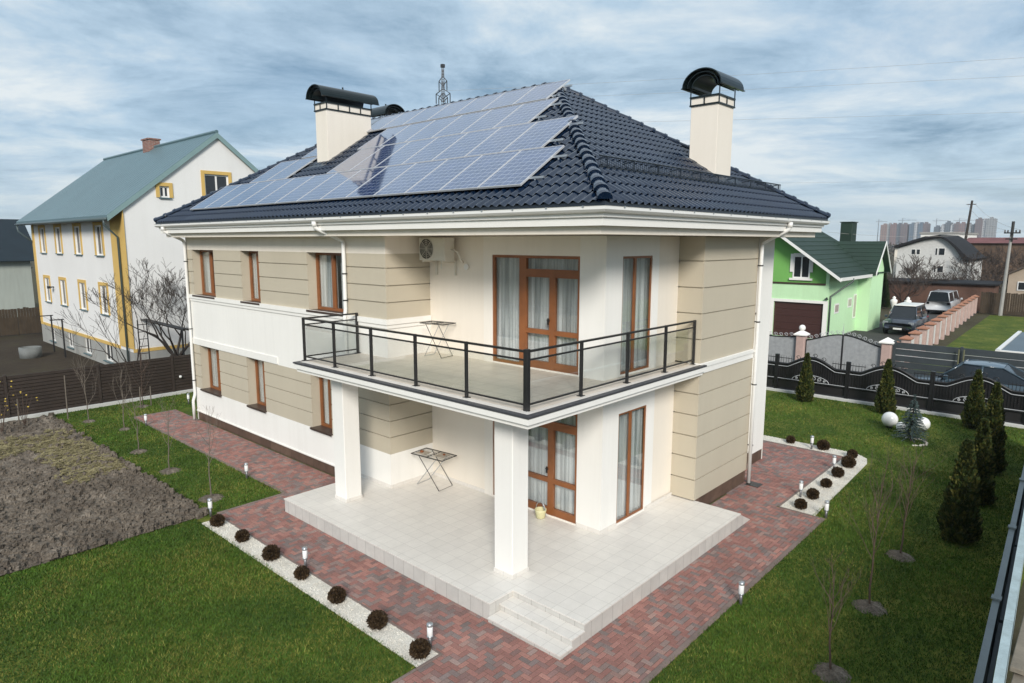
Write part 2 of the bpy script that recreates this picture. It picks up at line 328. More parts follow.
def pavers():
    V = []; F = []; COL = []
    pal = np.array([(.37, .195, .165), (.33, .17, .145), (.42, .225, .185), (.27, .175, .16), (.215, .19, .18), (.25, .215, .205), (.32, .25, .225), (.37, .255, .22)])
    wts = np.array([.22, .19, .11, .14, .11, .10, .08, .05]); ws = .092; ca, sa = math.cos(R(0)), math.sin(R(0))
    big = noise2 = None
    def inu(x, y): return any(a-.001 <= x <= b+.001 and c-.001 <= y <= d+.001 for a, b, c, d in PAVE)
    done = set()
    for x0, x1, y0, y1 in PAVE:
        for i in range(int(x0/ws)-3, int(x1/ws)+3):
            for j in range(int(y0/ws)-3, int(y1/ws)+3):
                t = (i-j) % 4
                if t == 0: a = (i*ws, (i+2)*ws, j*ws, (j+1)*ws)
                elif t == 2: a = (i*ws, (i+1)*ws, (j-1)*ws, (j+1)*ws)
                else: continue
                if all(inu(x, y) for x in a[:2] for y in a[2:]):
                    if (i, j) in done or a[1] < x0 or a[0] > x1 or a[3] < y0 or a[2] > y1: continue
                    done.add((i, j))
                else:
                    a = (max(a[0], x0), min(a[1], x1), max(a[2], y0), min(a[3], y1))
                    if a[1]-a[0] < .02 or a[3]-a[2] < .02: continue
                gp, bv = .003, .006; z = rng.normal(0, .0012)
                X0, X1, Y0, Y1 = a[0]+gp, a[1]-gp, a[2]+gp, a[3]-gp; b = len(V)
                V += [(X0, Y0, -.012), (X1, Y0, -.012), (X1, Y1, -.012), (X0, Y1, -.012), (X0+bv, Y0+bv, z), (X1-bv, Y0+bv, z+rng.normal(0, .0006)), (X1-bv, Y1-bv, z), (X0+bv, Y1-bv, z)]
                F += [(b+4, b+5, b+6, b+7), (b, b+1, b+5, b+4), (b+1, b+2, b+6, b+5), (b+2, b+3, b+7, b+6), (b+3, b, b+4, b+7)]
                patch = .5+.5*math.sin(X0*1.3+math.sin(Y0*.9)*2)
                wv = wts.copy(); wv[3:6] *= .6+patch*.9; wv /= wv.sum()
                q_ = pal[rng.choice(8, p=wv)]*rng.uniform(.85, 1.15); COL.append((q_*.85+np.array([.30, .19, .165])*.15)*np.array([.9, .84, .83]))
    me = bpy.data.meshes.new('paving'); me.from_pydata(V, [], F)
    at = me.attributes.new('tint', 'FLOAT_COLOR', 'FACE'); c = np.ones((len(F), 4), np.float32); c[:, :3] = np.repeat(np.array(COL), 5, 0); at.data.foreach_set('color', c.ravel())
    me.materials.append(M['pavers']); o = bpy.data.objects.new('paving', me); C.objects.link(o); tag(o, kind='structure')
pavers()
g = MB()                                           # edging stones along lawn and gravel
for x0, x1, y0, y1 in [(.24, .32, 8.28, 18.88), (.24, 1.75, 18.8, 18.88), (-1.42, .32, 8.2, 8.28), (-9, -1.42, .45, .5), (-1.47, -1.42, .5, 8.2), (-9, 7.7, -2.19, -2.1), (7.7, 7.76, -2.19, -1.16), (7.76, 12.7, -1.16, -1.1), (12.7, 12.76, -1.16, 6)]:
    L = max(x1-x0, y1-y0); n = max(1, int(L/.5))
    for k in range(n):
        if x1-x0 > y1-y0: g.bbox(x0+L*k/n+.004, x0+L*(k+1)/n-.004, y0, y1, -.1, .008, .006)
        else: g.bbox(x0, x1, y0+L*k/n+.004, y0+L*(k+1)/n-.004, -.1, .008, .006)
struct(g, 'path_edging', pm('brown_edging_stone', (.20, .15, .13), .85, .25, 3, 40, .3))
def gravel(name, poly, seed):
    r = random.Random(seed); g = MB(); n = len(poly)
    g.add([(x, y, .002) for x, y in poly]+[(x, y, -.05) for x, y in poly], [tuple(range(n))]+[(i, (i+1) % n, n+(i+1) % n, n+i) for i in range(n)])
    xs = [p[0] for p in poly]; ys = [p[1] for p in poly]; A = (max(xs)-min(xs))*(max(ys)-min(ys))
    def inside(x, y):
        c = False
        for i in range(n):
            (xa, ya), (xb, yb) = poly[i], poly[i-1]
            if (ya > y) != (yb > y) and x < (xb-xa)*(y-ya)/(yb-ya)+xa: c = not c
        return c
    for _ in range(int(A*520)):
        x, y = r.uniform(min(xs), max(xs)), r.uniform(min(ys), max(ys))
        if not inside(x, y): continue
        s = r.uniform(.008, .02); a = r.random()*6.3
        vs = [(x+s*r.uniform(.7, 1.2)*math.cos(a+k*2.09), y+s*r.uniform(.7, 1.2)*math.sin(a+k*2.09), 0) for k in range(3)]
        g.add(vs+[(x+r.uniform(-.3, .3)*s, y+r.uniform(-.3, .3)*s, s*r.uniform(.9, 1.4))], [(0, 1, 3), (1, 2, 3), (2, 0, 3)])
    struct(g, name, M['gravel'])
gravel('gravel_strip', [(-1.89, .5), (-1.47, .5), (-1.47, 7.95), (-1.89, 7.95)], 1)
gravel('gravel_strip', [(7.76, -1.95), (12.55, -1.8), (13.0, -1.68), (13.32, -1.3), (13.3, 6), (12.77, 6), (12.77, -1.16), (7.76, -1.16)], 2)
def heightfield(name, poly_fn, x0, x1, y0, y1, st, amp, mat, seed, z0=-.01):
    from mathutils import noise as mn
    nx, ny = int((x1-x0)/st), int((y1-y0)/st); vs = []; fs = []; idx = {}
    for j in range(ny+1):
        for i in range(nx+1):
            x, y = x0+(x1-x0)*i/nx, y0+(y1-y0)*j/ny
            if not poly_fn(x, y): continue
            h = mn.fractal(Vector((x*2.3, y*2.3, seed)), 1, 2.2, 5)*amp+mn.noise(Vector((x*9, y*9, seed+3)))*amp*.7
            ed = min(1, min(x1-x, y-y0)/.3+.15) if name == 'soil_bed' else 1
            idx[i, j] = len(vs); vs.append((x, y, z0+max(0, h+amp*.6)*max(.1, ed)))
    for j in range(ny):
        for i in range(nx):
            q = [(i, j), (i+1, j), (i+1, j+1), (i, j+1)]
            if all(k in idx for k in q): fs.append(tuple(idx[k] for k in q))
    b = MB(); b.add(vs, fs); return struct(b, name, mat)
def soil_h(x, y):
    from mathutils import noise as mn
    return -.01+max(0, mn.fractal(Vector((x*2.3, y*2.3, 1.3)), 1, 2.2, 5)*.075+mn.noise(Vector((x*9, y*9, 4.3)))*.0525+.045)
heightfield('soil_bed', lambda x, y: y > 8.27+.09*(x+1.6)*-1*.0 and x < -1.6+.05*math.sin(y*1.7), -9, -1.55, 8.25, 21.2, .055, .075, M['soil'], 1.3)
def clods():
    r = random.Random(12); g = MB()
    for _ in range(13000):
        x = -1.6-7.2*r.random()**1.25; y = 8.3+12.7*r.random()**1.3
        if y > 15.5 and r.random() < .5: continue
        q = .016+.065*r.random()**3.5+(.05 if r.random() < .02 else 0); n = 6
        a = [r.uniform(.7, 1.2) for _ in range(n)]; t0 = r.random()*6
        lo = [(x+q*a[k]*math.cos(t0+k*6.283/n), y+q*a[k]*math.sin(t0+k*6.283/n), soil_h(x, y)-.02) for k in range(n)]; dz = soil_h(x, y)
        hi = [(x+q*a[k]*.7*math.cos(t0+.3+k*6.283/n)+q*.1, y+q*a[k]*.7*math.sin(t0+.3+k*6.283/n), dz+q*r.uniform(.55, 1.0)) for k in range(n)]
        g.add(lo+hi, [tuple(range(n, 2*n))]+[(k, (k+1) % n, n+(k+1) % n, n+k) for k in range(n)])
    tag(g.build('soil_clods', M['soil']), 'loose clods of dug earth on the left vegetable bed', 'soil', None, 'stuff')
clods()
def straw():
    r = random.Random(4); g = MB(); n = 0
    while n < 26000:
        x, y = r.uniform(-5.6, -1.75), r.uniform(12.4, 19); k = .14*math.sin(x*5+y*3)+.1*math.sin(x*13-y*9)
        if not ((-5.6 < x < -2.0+k and 16.6+k < y < 18.5+k*2) or (-3.15+k < x < -1.8+k*.5 and 12.9+k*2 < y < 16.8+k)): continue
        n += 1; a = r.gauss(.6, .9); l = r.uniform(.05, .13); w_ = r.uniform(.008, .02); z = soil_h(x, y)+r.uniform(.012, .03); dx, dy = math.cos(a), math.sin(a); dz = r.gauss(0, .012)
        g.add([(x-dy*w_, y+dx*w_, z), (x+dy*w_, y-dx*w_, z), (x+dx*l+dy*w_*.6, y+dy*l-dx*w_*.6, z+dz), (x+dx*l-dy*w_*.6, y+dy*l+dx*w_*.6, z+dz)], [(0, 1, 2, 3)])
    tag(g.build('straw_mulch', M['straw']), 'pale dry straw strewn over part of the dug bed', 'straw', None, 'stuff')
straw()
g = MB(); g.quad((20.4, -40, -.012), (25.45, -40, -.012), (25.45, 30, -.012), (20.4, 30, -.012)); struct(g, 'lane', M['asphalt'])
g = MB(); g.quad((25.5, .9, -.014), (70, 2.8, -.014), (70, 7, -.014), (25.5, 7, -.014)); struct(g, 'driveway', M['asphalt'])
g = MB(); g.quad((-40, 21.9, -.012), (12, 21.9, -.012), (12, 60, -.012), (-40, 60, -.012)); struct(g, 'dirt_yard', M['dirt'])
g = MB(); g.quad((25.8, -30, -.012), (62, -30, -.012), (62, 1.4, -.012), (25.8, .4, -.012)); struct(g, 'neighbour_lawn', M['lawn'])

# ------------------------------------------------------------------ the main house
AX, AY0, AY1 = 1.754, 5.87, 16.95
BY, BX0, BX1 = .115, 5.92, 8.8
RX, KY = 3.05, .70
WX1 = 10.93
H = thing('villa', (6.3, 8.5, 0), 'two storey cream and beige villa with dark blue hipped tile roof and corner balcony', 'house')
def TA(pos): return lambda m, u0, u1, d0, d1, z0, z1, b=0: (m.bbox if b else m.box)(pos+min(d0, d1), pos+max(d0, d1), u0, u1, z0, z1, *([b] if b else []))
def TB(pos): return lambda m, u0, u1, d0, d1, z0, z1, b=0: (m.bbox if b else m.box)(u0, u1, pos+min(d0, d1), pos+max(d0, d1), z0, z1, *([b] if b else []))
def PA(pos): return lambda u, d, z: (pos+d, u, z)
def PB(pos): return lambda u, d, z: (u, pos+d, z)
def wall(m, P, d, u0, u1, z0, z1, holes=(), rev=.3):
    us = sorted({u0, u1, *[h[k] for h in holes for k in (0, 1) if u0 < h[k] < u1]}); zs = sorted({z0, z1, *[h[k] for h in holes for k in (2, 3) if z0 < h[k] < z1]})
    for a, b in zip(us, us[1:]):
        for c, e in zip(zs, zs[1:]):
            if any(h[0] <= a and h[1] >= b and h[2] <= c and h[3] >= e for h in holes): continue
            m.quad(P(a, d, c), P(b, d, c), P(b, d, e), P(a, d, e))
    for h in holes:
        a, b, c, e = max(h[0], u0), min(h[1], u1), max(h[2], z0), min(h[3], z1)
        if a >= b or c >= e: continue
        r = d+rev
        m.quad(P(a, d, c), P(a, r, c), P(a, r, e), P(a, d, e)); m.quad(P(b, d, c), P(b, r, c), P(b, r, e), P(b, d, e))
        if h[2] >= z0: m.quad(P(a, d, c), P(b, d, c), P(b, r, c), P(a, r, c))
        if h[3] <= z1: m.quad(P(a, d, e), P(b, d, e), P(b, r, e), P(a, r, e))
def strips(m, T, u0, u1, zs, holes=(), gap=.026, depth=.032):
    """render boards with shadow grooves between them; zs are the groove heights, first and last the ends"""
    for k, (a, b) in enumerate(zip(zs, zs[1:])):
        a2 = a+(gap/2 if k else 0); b2 = b-(gap/2 if k < len(zs)-2 else 0)
        cuts = sorted([h for h in holes if h[2] < b2-.02 and h[3] > a2+.02]); s = u0
        for h in cuts:
            if h[0] > s+.001: T(m, s, h[0], 0, depth, a2, b2)
            s = max(s, h[1])
        if s < u1-.001: T(m, s, u1, 0, depth, a2, b2)
UW = [(14.86, 16.5, 4.40, 5.91), (11.88, 13.0, 4.40, 5.91), (7.57, 9.25, 4.40, 5.91)]
LW = [(14.92, 16.38, 1.17, 2.66), (11.9, 13.0, 1.17, 2.66), (8.36, 9.33, 1.17, 2.66)]
DU = (1.32, 3.73, 3.53, 5.91); DL = (1.32, 3.73, .35, 2.72)
KU = (3.63, 4.76, 3.53, 5.91); KL = (3.62, 4.71, .35, 2.72)
m = MB(); pA = PA(AX)
wall(m, pA, 0, AY0, AY1, .28, 1.16); wall(m, pA, 0, AY0, AY1, 2.68, 4.40); 
wall(m, PB(AY0), 0, AX, RX+.03, .30, 1.16); wall(m, PB(AY0), 0, AX, RX+.03, 3.45, 4.40)
m.box(AX-.03, AX-.001, 11.05, AY1-.01, 2.70, 2.9)
for a, b, c in ((4.19, 4.28, .03), (4.282, 4.405, .06)):
    m.box(AX-c, AX-.0005, AY0-c, AY1, a, b); m.box(AX+.0005, RX, AY0-c, AY0-.0005, a, b)
m.box(AX-.025, AX-.0005, AY0+1, AY1, .30, .335)
# far sides of the house
m.quad((AX, AY1, -.1), (WX1, AY1, -.1), (WX1, AY1, 6.31), (AX, AY1, 6.31)); m.quad((WX1, .55, -.1), (WX1, AY1, -.1), (WX1, AY1, 6.31), (WX1, .55, 6.31))
m.bbox(10.2, WX1, .55, .75, .32, 6.31, .008)
m.box(8.82, 10.19, .742, .80, .32, 3.4); m.box(8.82, 10.19, .745, .80, 5.85, 6.31); m.box(8.82, 10.19, .742, .80, 3.4, 3.55)
wall(m, PB(KY), 0, RX, 5.02, .30, 6.31, [KU, KL], .06); wall(m, PA(RX), 0, KY, 1.318, .30, 6.31)
m.build('wall', M['white'], H)
m = MB(); wall(m, PA(RX), 0, 1.318, 4.0, .30, 6.31, [DU, DL], .06); m.build('door_wall', M['soft_white'], H)
m = MB()
wall(m, pA, 0, AY0, AY1, 5.912, 6.32); wall(m, PB(AY0), 0, AX, RX+.03, 5.912, 6.32); m.build('upper_wall', M['cream'], H); m = MB()
wall(m, PA(RX), .025, 4.0, AY0, .30, 6.31); m.quad((RX, 4.0, .3), (RX+.025, 4.0, .3), (RX+.025, 4.0, 6.31), (RX, 4.0, 6.31))
m.build('upper_wall', M['cream'], H); m = MB(); wall(m, PB(KY), .025, 5.02, BX0, .30, 6.31); m.quad((5.02, KY, .3), (5.02, KY+.025, .3), (5.02, KY+.025, 6.31), (5.02, KY, 6.31))
m.build('upper_wall', M['cream'], H)
m = MB()
wall(m, pA, .033, AY0, AY1, 1.15, 2.69, LW, .24); wall(m, pA, .033, AY0, AY1, 4.39, 5.92, UW, .24)
wall(m, PB(AY0), .033, AX, RX+.04, 1.15, 3.4); wall(m, PB(AY0), .033, AX, RX+.04, 4.39, 5.92)
strips(m, TA(AX), AY0, AY1, [1.16, 1.57, 1.97, 2.37, 2.68], LW); strips(m, TA(AX), AY0, AY1, [4.405, 4.79, 5.18, 5.585, 5.912], UW)
# white rendered edge of the block's corner is mitred by running the return boards inside the front ones
strips(m, TB(AY0), AX+.033, RX+.03, [1.16, 1.57, 1.97, 2.37, 2.77, 3.3]); strips(m, TB(AY0), AX+.033, RX+.03, [4.405, 4.79, 5.18, 5.585, 5.912])
m.build('beige_facade', M['tan'], H)
m = MB()
zb = [.345, .82, 1.34, 1.84, 2.33, 2.82, 3.29]; zt = [3.53, 4.06, 4.63, 5.2, 5.78, 6.31]
for zz in (zb, zt):
    wall(m, PB(BY), .033, BX0, BX1, zz[0], zz[-1]); wall(m, PA(BX0), .033, BY, KY, zz[0], zz[-1]); wall(m, PA(BX1), 0, BY, .8, zz[0], zz[-1])
    strips(m, TB(BY), BX0, BX1, zz); strips(m, TA(BX0), BY+.033, KY+.03, zz)
m.box(8.82, 9.2, .735, .80, 3.55, 5.85); m.box(9.2, 10.19, .735, .80, 3.55, 4.3)
m.build('beige_facade', M['tan'], H)
m = MB(); m.bbox(BX0-.02, BX1+.02, BY-.03, BY+.3, 3.30, 3.525, .012); m.box(BX0-.02, BX1+.01, BY-.055, BY-.031, 3.44, 3.52); m.build('string_course', M['trim'], H)
m = MB(); m.box(AX+.03, AX+.2, AY0+1.2, AY1-.02, -.12, .279); m.build('plinth', M['plinth'], H); m = MB(); m.box(BX0+.1, BX1-.02, BY+.03, BY+.3, -.12, .344)
m.box(8.78, 10.2, .77, .9, -.12, .319); m.box(10.22, WX1-.02, .57, .76, -.12, .319); m.build('plinth', M['plinth'], H)
m = MB(); m.box(AX+.2, WX1-.1, AY0+.1, AY1-.1, 3.1, 3.3); m.box(RX+.4, WX1-.1, .9, AY0, 3.1, 3.3); m.box(RX+.2, WX1-.2, 1, AY1-.2, .1, .3)
m.box(5.9, 6.0, .9, 15, .3, 6.3); m.build('inner_floor', pm('dim_interior', (.25, .22, .18), .9), H)

def win(T, P, u0, u1, z0, z1, d, name='window', mull=(), rails=(), fwid=.075, sill=True, cur=((-.12, 1.35),), handle=None, kind='window', fd=.07):
    f = MB()
    T(f, u0, u1, d, d+fd, z0, z0+fwid); T(f, u0, u1, d, d+fd, z1-fwid, z1); T(f, u0, u0+fwid, d, d+fd, z0+fwid, z1-fwid); T(f, u1-fwid, u1, d, d+fd, z0+fwid, z1-fwid)
    for mu in mull: T(f, mu[0], mu[1], d-.012, d+fd-.004, z0+fwid if len(mu) < 3 else mu[2], (z1-fwid) if len(mu) < 4 else mu[3])
    for (a, b, c, e) in rails: T(f, a, b, d-.009, d+fd-.007, c, e)
    fo = f.build(name, M['brown_frame'], H)
    gl = MB(); T(gl, u0+.02, u1-.02, d+fd*.4, d+fd*.4+.012, z0+.02, z1-.02); gl.build('pane', M['glass'], fo)
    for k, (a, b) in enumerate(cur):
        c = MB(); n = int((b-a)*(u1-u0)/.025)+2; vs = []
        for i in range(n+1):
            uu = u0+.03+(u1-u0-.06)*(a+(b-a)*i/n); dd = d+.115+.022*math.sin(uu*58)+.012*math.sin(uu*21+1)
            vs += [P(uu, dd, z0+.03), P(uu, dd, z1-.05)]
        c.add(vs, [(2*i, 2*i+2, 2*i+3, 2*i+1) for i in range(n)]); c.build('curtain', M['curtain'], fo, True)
    if sill:
        s = MB(); T(s, u0-.03, u1+.03, -.07, d, z0-.018, z0+.004); T(s, u0-.03, u1+.03, -.07, -.058, z0-.05, z0-.018); s.build('sill', M['sill'], fo)
    if handle:
        h = MB(); T(h, handle[0]-.018, handle[0]+.018, d-.03, d-.01, handle[1]-.07, handle[1]+.07); T(h, handle[0]-.06, handle[0]+.01, d-.055, d-.03, handle[1]+.02, handle[1]+.045); h.build('handle', M['dark_plastic'], fo)
    return fo
for k, h in enumerate(UW):
    mid = h[0]+(h[1]-h[0])*.52; win(TA(AX), pA, *h[:3], h[3]-.0, .265, mull=[(mid-.05, mid+.05)], cur=((-.1, .40), (.50, 1.3)) if k == 2 else ((-.1, 1.3),))
for k, h in enumerate(LW):
    mid = h[0]+(h[1]-h[0])*.5; win(TA(AX), pA, *h, .265, mull=[(mid-.05, mid+.05)])
for dz, h in ((0, DU), (-3.2, DL)):
    win(TA(RX), PA(RX), *h, .02, 'door', mull=[(2.74, 2.93), (1.95, 2.10, h[2], 5.50+dz)], rails=[(1.34, 2.74, 5.46+dz, 5.63+dz), (1.36, 2.74, 4.27+dz, 4.37+dz), (1.34, 2.74, h[2]+.04, h[2]+.16)], fwid=.06, sill=False, cur=((-.1, 1.3),), handle=(2.12, 4.55+dz))
for h in (KU, KL): win(TB(KY), PB(KY), *h, .02, mull=[(h[0]+.44, h[0]+.51)], fwid=.045, sill=False, fd=.028, cur=((-.1, 1.3),))
f = MB(); f.box(9.21, 10.19, .80, .87, 4.3, 5.85); fo = f.build('window', M['brown_frame'], H); f = MB(); f.box(9.29, 10.11, .79, .799, 4.38, 5.77); f.build('pane', M['dark_glass'], fo); f = MB(); f.box(9.2, 10.19, .62, .8, 4.27, 4.29); f.build('sill', M['sill'], fo)

# columns
for cx0, cy0 in ((.51, 5.9), (.51, .795)):
    m = MB(); m.bbox(cx0, cx0+.42, cy0, cy0+.44, .32, 3.29, .012); co = m.build('column', M['white'], H)
    m = MB()
    for a in (m,): a.bbox(cx0-.012, cx0+.432, cy0-.012, cy0+.452, .322, .40, .006)
    m.build('skirting', M['patio'], co)
for bs_ in (((AX-.012, RX, AY0-.012, AY0-.001), (AX-.012, AX-.001, AY0-.001, 7.1)), ((RX+.012, RX+.024, 4.0, AY0-.013),), ((RX-.012, RX-.001, KY-.001, 1.31), (RX-.012, 3.61, KY-.012, KY-.001)), ((4.72, BX0, KY-.012, KY-.001),)):
    m = MB(); [m.box(*b_, .32, .40) for b_ in bs_]; m.build('skirting', M['patio'], H)

# balcony slab with stepped white edge, dark drip flashing, tiled floor
m = MB()
def slab(m, o, z0, z1): m.box(o, RX+.5, o, 7.03-o, z0, z1); m.box(RX+.5, BX0+.06-o, o, KY+.3, z0, z1)
slab(m, .05, 3.285, 3.36); slab(m, .0, 3.362, 3.455); 
bal = m.build('balcony', M['trim'], H)
m = MB(); m.box(.10, RX+.02, .10, 6.93, 3.456, 3.498); m.box(RX+.02, BX0+.03, .10, KY+.02, 3.456, 3.498); m.build('floor_tile', M['balcony_floor'], bal)
m = MB(); m.box(-.012, .11, -.012, 7.04, 3.47, 3.502); m.box(.11, BX0+.08, -.012, .11, 3.47, 3.502); m.box(.11, AX-.01, 6.92, 7.04, 3.47, 3.502); m.build('drip_edge', pm('dark_grey_flashing', (.06, .062, .07), .45, .2, 4, 40, .05), bal)
m = MB(); m.box(.106, .25, .106, 6.92, 3.5, 3.506); m.box(.25, BX0+.03, .106, .2, 3.5, 3.506); m.build('edge_tile', M['patio'], bal)

# eaves: soffit, frieze, fascia, gutter
EX, EY, EX2, EY2, ZE = 1.124, -.56, 11.548, 17.6, 6.80
SL = .6448; RXM = (EX+EX2)/2; RUN = RXM-EX; ZK = ZE+RUN*SL
m = MB()
def ring(m, o0, o1, z0, z1):
    """rectangular ring between offsets o0 (outer) and o1 (inner) from the eaves line"""
    a0, b0, a1, b1 = EX+o0, EY+o0, EX2-o0, EY2-o0; c0, d0, c1, d1 = EX+o1, EY+o1, EX2-o1, EY2-o1
    P = [(a0, b0), (a1, b0), (a1, b1), (a0, b1)]; Q = [(c0, d0), (c1, d0), (c1, d1), (c0, d1)]
    vs = [(x, y, z) for z in (z0, z1) for pp in (P, Q) for x, y in pp]
    fs = []
    for k in range(4):
        j = (k+1) % 4
        fs += [(k, j, 4+j, 4+k), (8+k, 8+j, 12+j, 12+k), (k, j, 8+j, 8+k), (4+k, 4+j, 12+j, 12+k)]
    m.add(vs, fs)
ring(m, .08, .30, 6.45, 6.58); ring(m, .04, .30, 6.583, 6.685); ring(m, .30, .62, 6.45, 6.49)
m.build('fascia', M['trim'], H)
m = MB(); ring(m, .20, .66, 6.318, 6.448); m.box(AX, WX1, .12, AY1, 6.322, 6.36); m.build('frieze', M['cream'], H)
m = MB()
prof = [(.005, .0), (.005, -.05), (.03, -.085), (.07, -.1), (.11, -.085), (.14, -.05), (.14, .0), (.15, .005), (.13, .0), (.13, -.045), (.105, -.075), (.07, -.088), (.035, -.075), (.017, -.045), (.017, 0)]
gz = 6.745; vs = []
for a, b in prof:                                  # half-round channel swept round the eaves with mitred corners
    o = a-.075+.005; vs += [(EX-o, EY-o, gz+b), (EX2+o, EY-o, gz+b), (EX2+o, EY2+o, gz+b), (EX-o, EY2+o, gz+b)]
k = len(prof); m.add(vs, [(4*i+c, 4*i+(c+1) % 4, 4*((i+1) % k)+(c+1) % 4, 4*((i+1) % k)+c) for i in range(k) for c in range(4)])
gut = m.build('gutter', M['pvc'], H)
for i in range(24): m = MB(); y = EY+.35+i*.75; m.box(EX-.09, EX+.06, y-.015, y+.015, gz-.012, gz+.01); m.build('bracket', M['alu'], gut)
for i in range(13): m = MB(); x = EX+.45+i*.78; m.box(x-.015, x+.015, EY-.09, EY+.06, gz-.012, gz+.01); m.build('bracket', M['alu'], gut)
def pipe(pts, clips, nrm):
    m = MB(); sm = []
    for i, p in enumerate(pts):
        p = Vector(p)
        if 0 < i < len(pts)-1:
            a = p+(Vector(pts[i-1])-p).normalized()*.07; b = p+(Vector(pts[i+1])-p).normalized()*.07; sm += [a, (a+b+2*p)/4, b]
        else: sm.append(p)
    m.tube(sm, .048, 12); m.tube([Vector(pts[0]), Vector(pts[0])+Vector((0, 0, -.12))], .062, 12)
    o = m.build('downpipe', M['pvc'], H, True); c = MB()
    x, y = pts[3][0], pts[3][1]
    for z in clips: c.tube([(x, y, z), (x, y, z+.03)], .058, 12); c.bar((x, y, z+.015), (x+nrm[0]*.1, y+nrm[1]*.1, z+.015), .03, .02)
    c.build('clip', M['dark_plastic'], o)
pipe([(EX-.02, 7.74, 6.66), (EX-.02, 7.74, 6.52), (1.675, 7.42, 6.2), (1.675, 7.42, 5.9), (1.675, 7.42, 4.5), (1.64, 7.42, 4.35), (1.64, 7.42, .02)], (5.4, 4.75, 3.0, 1.6), (1, 0))
pipe([(EX-.02, 17.05, 6.66), (EX-.02, 17.05, 6.52), (1.675, 16.86, 6.2), (1.675, 16.86, 5.9), (1.675, 16.86, 3.3), (1.675, 16.86, .9), (1.6, 16.86, .7), (1.6, 16.86, .03)], (5.5, 3.2, 1.4), (1, 0))
pipe([(8.88, EY-.02, 6.66), (8.88, EY-.02, 6.5), (8.78, .03, 6.16), (8.78, .03, 5.9), (8.78, .03, 3.3), (8.74, .02, .02)], (5.6, 4.2, 2.6, 1.0), (0, 1))
m = MB(); m.box(8.6, 8.92, -.28, .06, -.004, .012); m.build('drain_grate', M['dark_steel'], H)

# roof: four pitches of pressed metal tile, clipped along the hips
def pitch_mesh(eave, along, inward, L, name, parent=None, dense=True):
    o = Vector(eave); a = Vector(along); i_ = Vector(inward); sl = math.sqrt(1+SL*SL); v = (i_+Vector((0, 0, SL)))/sl; nrm = Vector((-i_.x*SL, -i_.y*SL, 1))/sl
    LEN = RUN*sl; row = .335; pit = .20; su = 8 if dense else 4
    nu = int(L/pit*su); bm = bmesh.new()
    rows = int(LEN/row)+1; prev = None
    for r in range(rows):
        for (f, hh) in ((0, .030), (.08, .029), (.5, .016), (.97, .002)):
            s = min((r+f)*row, LEN); ln = []
            for k in range(nu+1):
                u = L*k/nu; ph = u/pit*2*math.pi
                wv = .5+.5*math.cos(ph); wv = wv**1.15
                # pressed step is slightly bowed between the waves
                p = o+a*u+v*(s-.045*(f == 0)+.0)+nrm*(.052*wv+hh)
                ln.append(bm.verts.new(p))
            if prev:
                for k in range(nu): bm.faces.new((prev[k], prev[k+1], ln[k+1], ln[k]))
            prev = ln
        if (r+1)*row > LEN: break
    # eaves lip
    for f in bm.faces: f.smooth = True
    for c, d in ((o, a), (o+a*L, -a)):
        pn = (d*1-i_*1)            # keep the side where along >= inward
        g_ = bm.verts[:]+bm.edges[:]+bm.faces[:]
        bmesh.ops.bisect_plane(bm, geom=g_, plane_co=c, plane_no=pn, clear_inner=True)
    me = bpy.data.meshes.new(name); bm.normal_update()
    bmesh.ops.split_edges(bm, edges=[e for e in bm.edges if len(e.link_faces) == 2 and e.calc_face_angle(0) > R(38)])
    off = Vector(LOC[parent.name]); bmesh.ops.translate(bm, vec=-off, verts=bm.verts[:]); bm.to_mesh(me); bm.free()
    me.materials.append(M['roof_blue']); ob = bpy.data.objects.new(name, me); C.objects.link(ob); ob.parent = parent; LOC[ob.name] = tuple(off); return ob
LY = EY2-EY; LX = EX2-EX
m = MB(); zz = ZE-.02
# under-roof shell (battens and membrane) so nothing shines through
E4 = [(EX+.05, EY+.05, zz), (EX2-.05, EY+.05, zz), (EX2-.05, EY2-.05, zz), (EX+.05, EY2-.05, zz)]; K2 = [(RXM, EY+RUN, ZK-.03), (RXM, EY2-RUN, ZK-.03)]
m.add(E4+K2, [(0, 1, 4), (1, 2, 5, 4), (2, 3, 5), (3, 0, 4, 5), (0, 3, 2, 1)])
roof = m.build('roof', M['roof_dark'], H)
pitch_mesh((EX, EY2, ZE), (0, -1, 0), (1, 0, 0), LY, 'tile_pitch', roof); pitch_mesh((EX, EY, ZE), (1, 0, 0), (0, 1, 0), LX, 'tile_pitch', roof)
pitch_mesh((EX2, EY, ZE), (0, 1, 0), (-1, 0, 0), LY, 'tile_pitch', roof, False); pitch_mesh((EX2, EY2, ZE), (-1, 0, 0), (0, -1, 0), LX, 'tile_pitch', roof, False)
m = MB(); ring(m, -.03, .03, ZE-.10, ZE+.02); m.build('eaves_flashing', M['roof_dark'], roof)
def ridge(p, q):
    m = MB(); p, q = Vector(p), Vector(q); d = (q-p); L = d.length; d /= L; sx = d.cross(Vector((0, 0, 1))).normalized(); sz = sx.cross(d); n = int(L/.34)
    for k in range(n):
        a, b = p+d*(L*k/n-.03), p+d*(L*(k+1)/n)
        for (e0, r0), (e1, r1) in (((a, .125), (a+d*.08, .13)), ((a+d*.08, .112), (b, .09))):
            vs = []
            for e, r in ((e0, r0), (e1, r1)):
                for i in range(9):
                    t = math.pi*i/8; vs.append(e+sx*math.cos(t)*r+sz*(math.sin(t)*r*.95+.01))
            m.add(vs, [(i, i+1, 10+i, 9+i) for i in range(8)]+[tuple(range(9)), tuple(range(17, 8, -1))])
    m.build('ridge_tiles', M['roof_blue'], roof)
ZR = ZK-.01
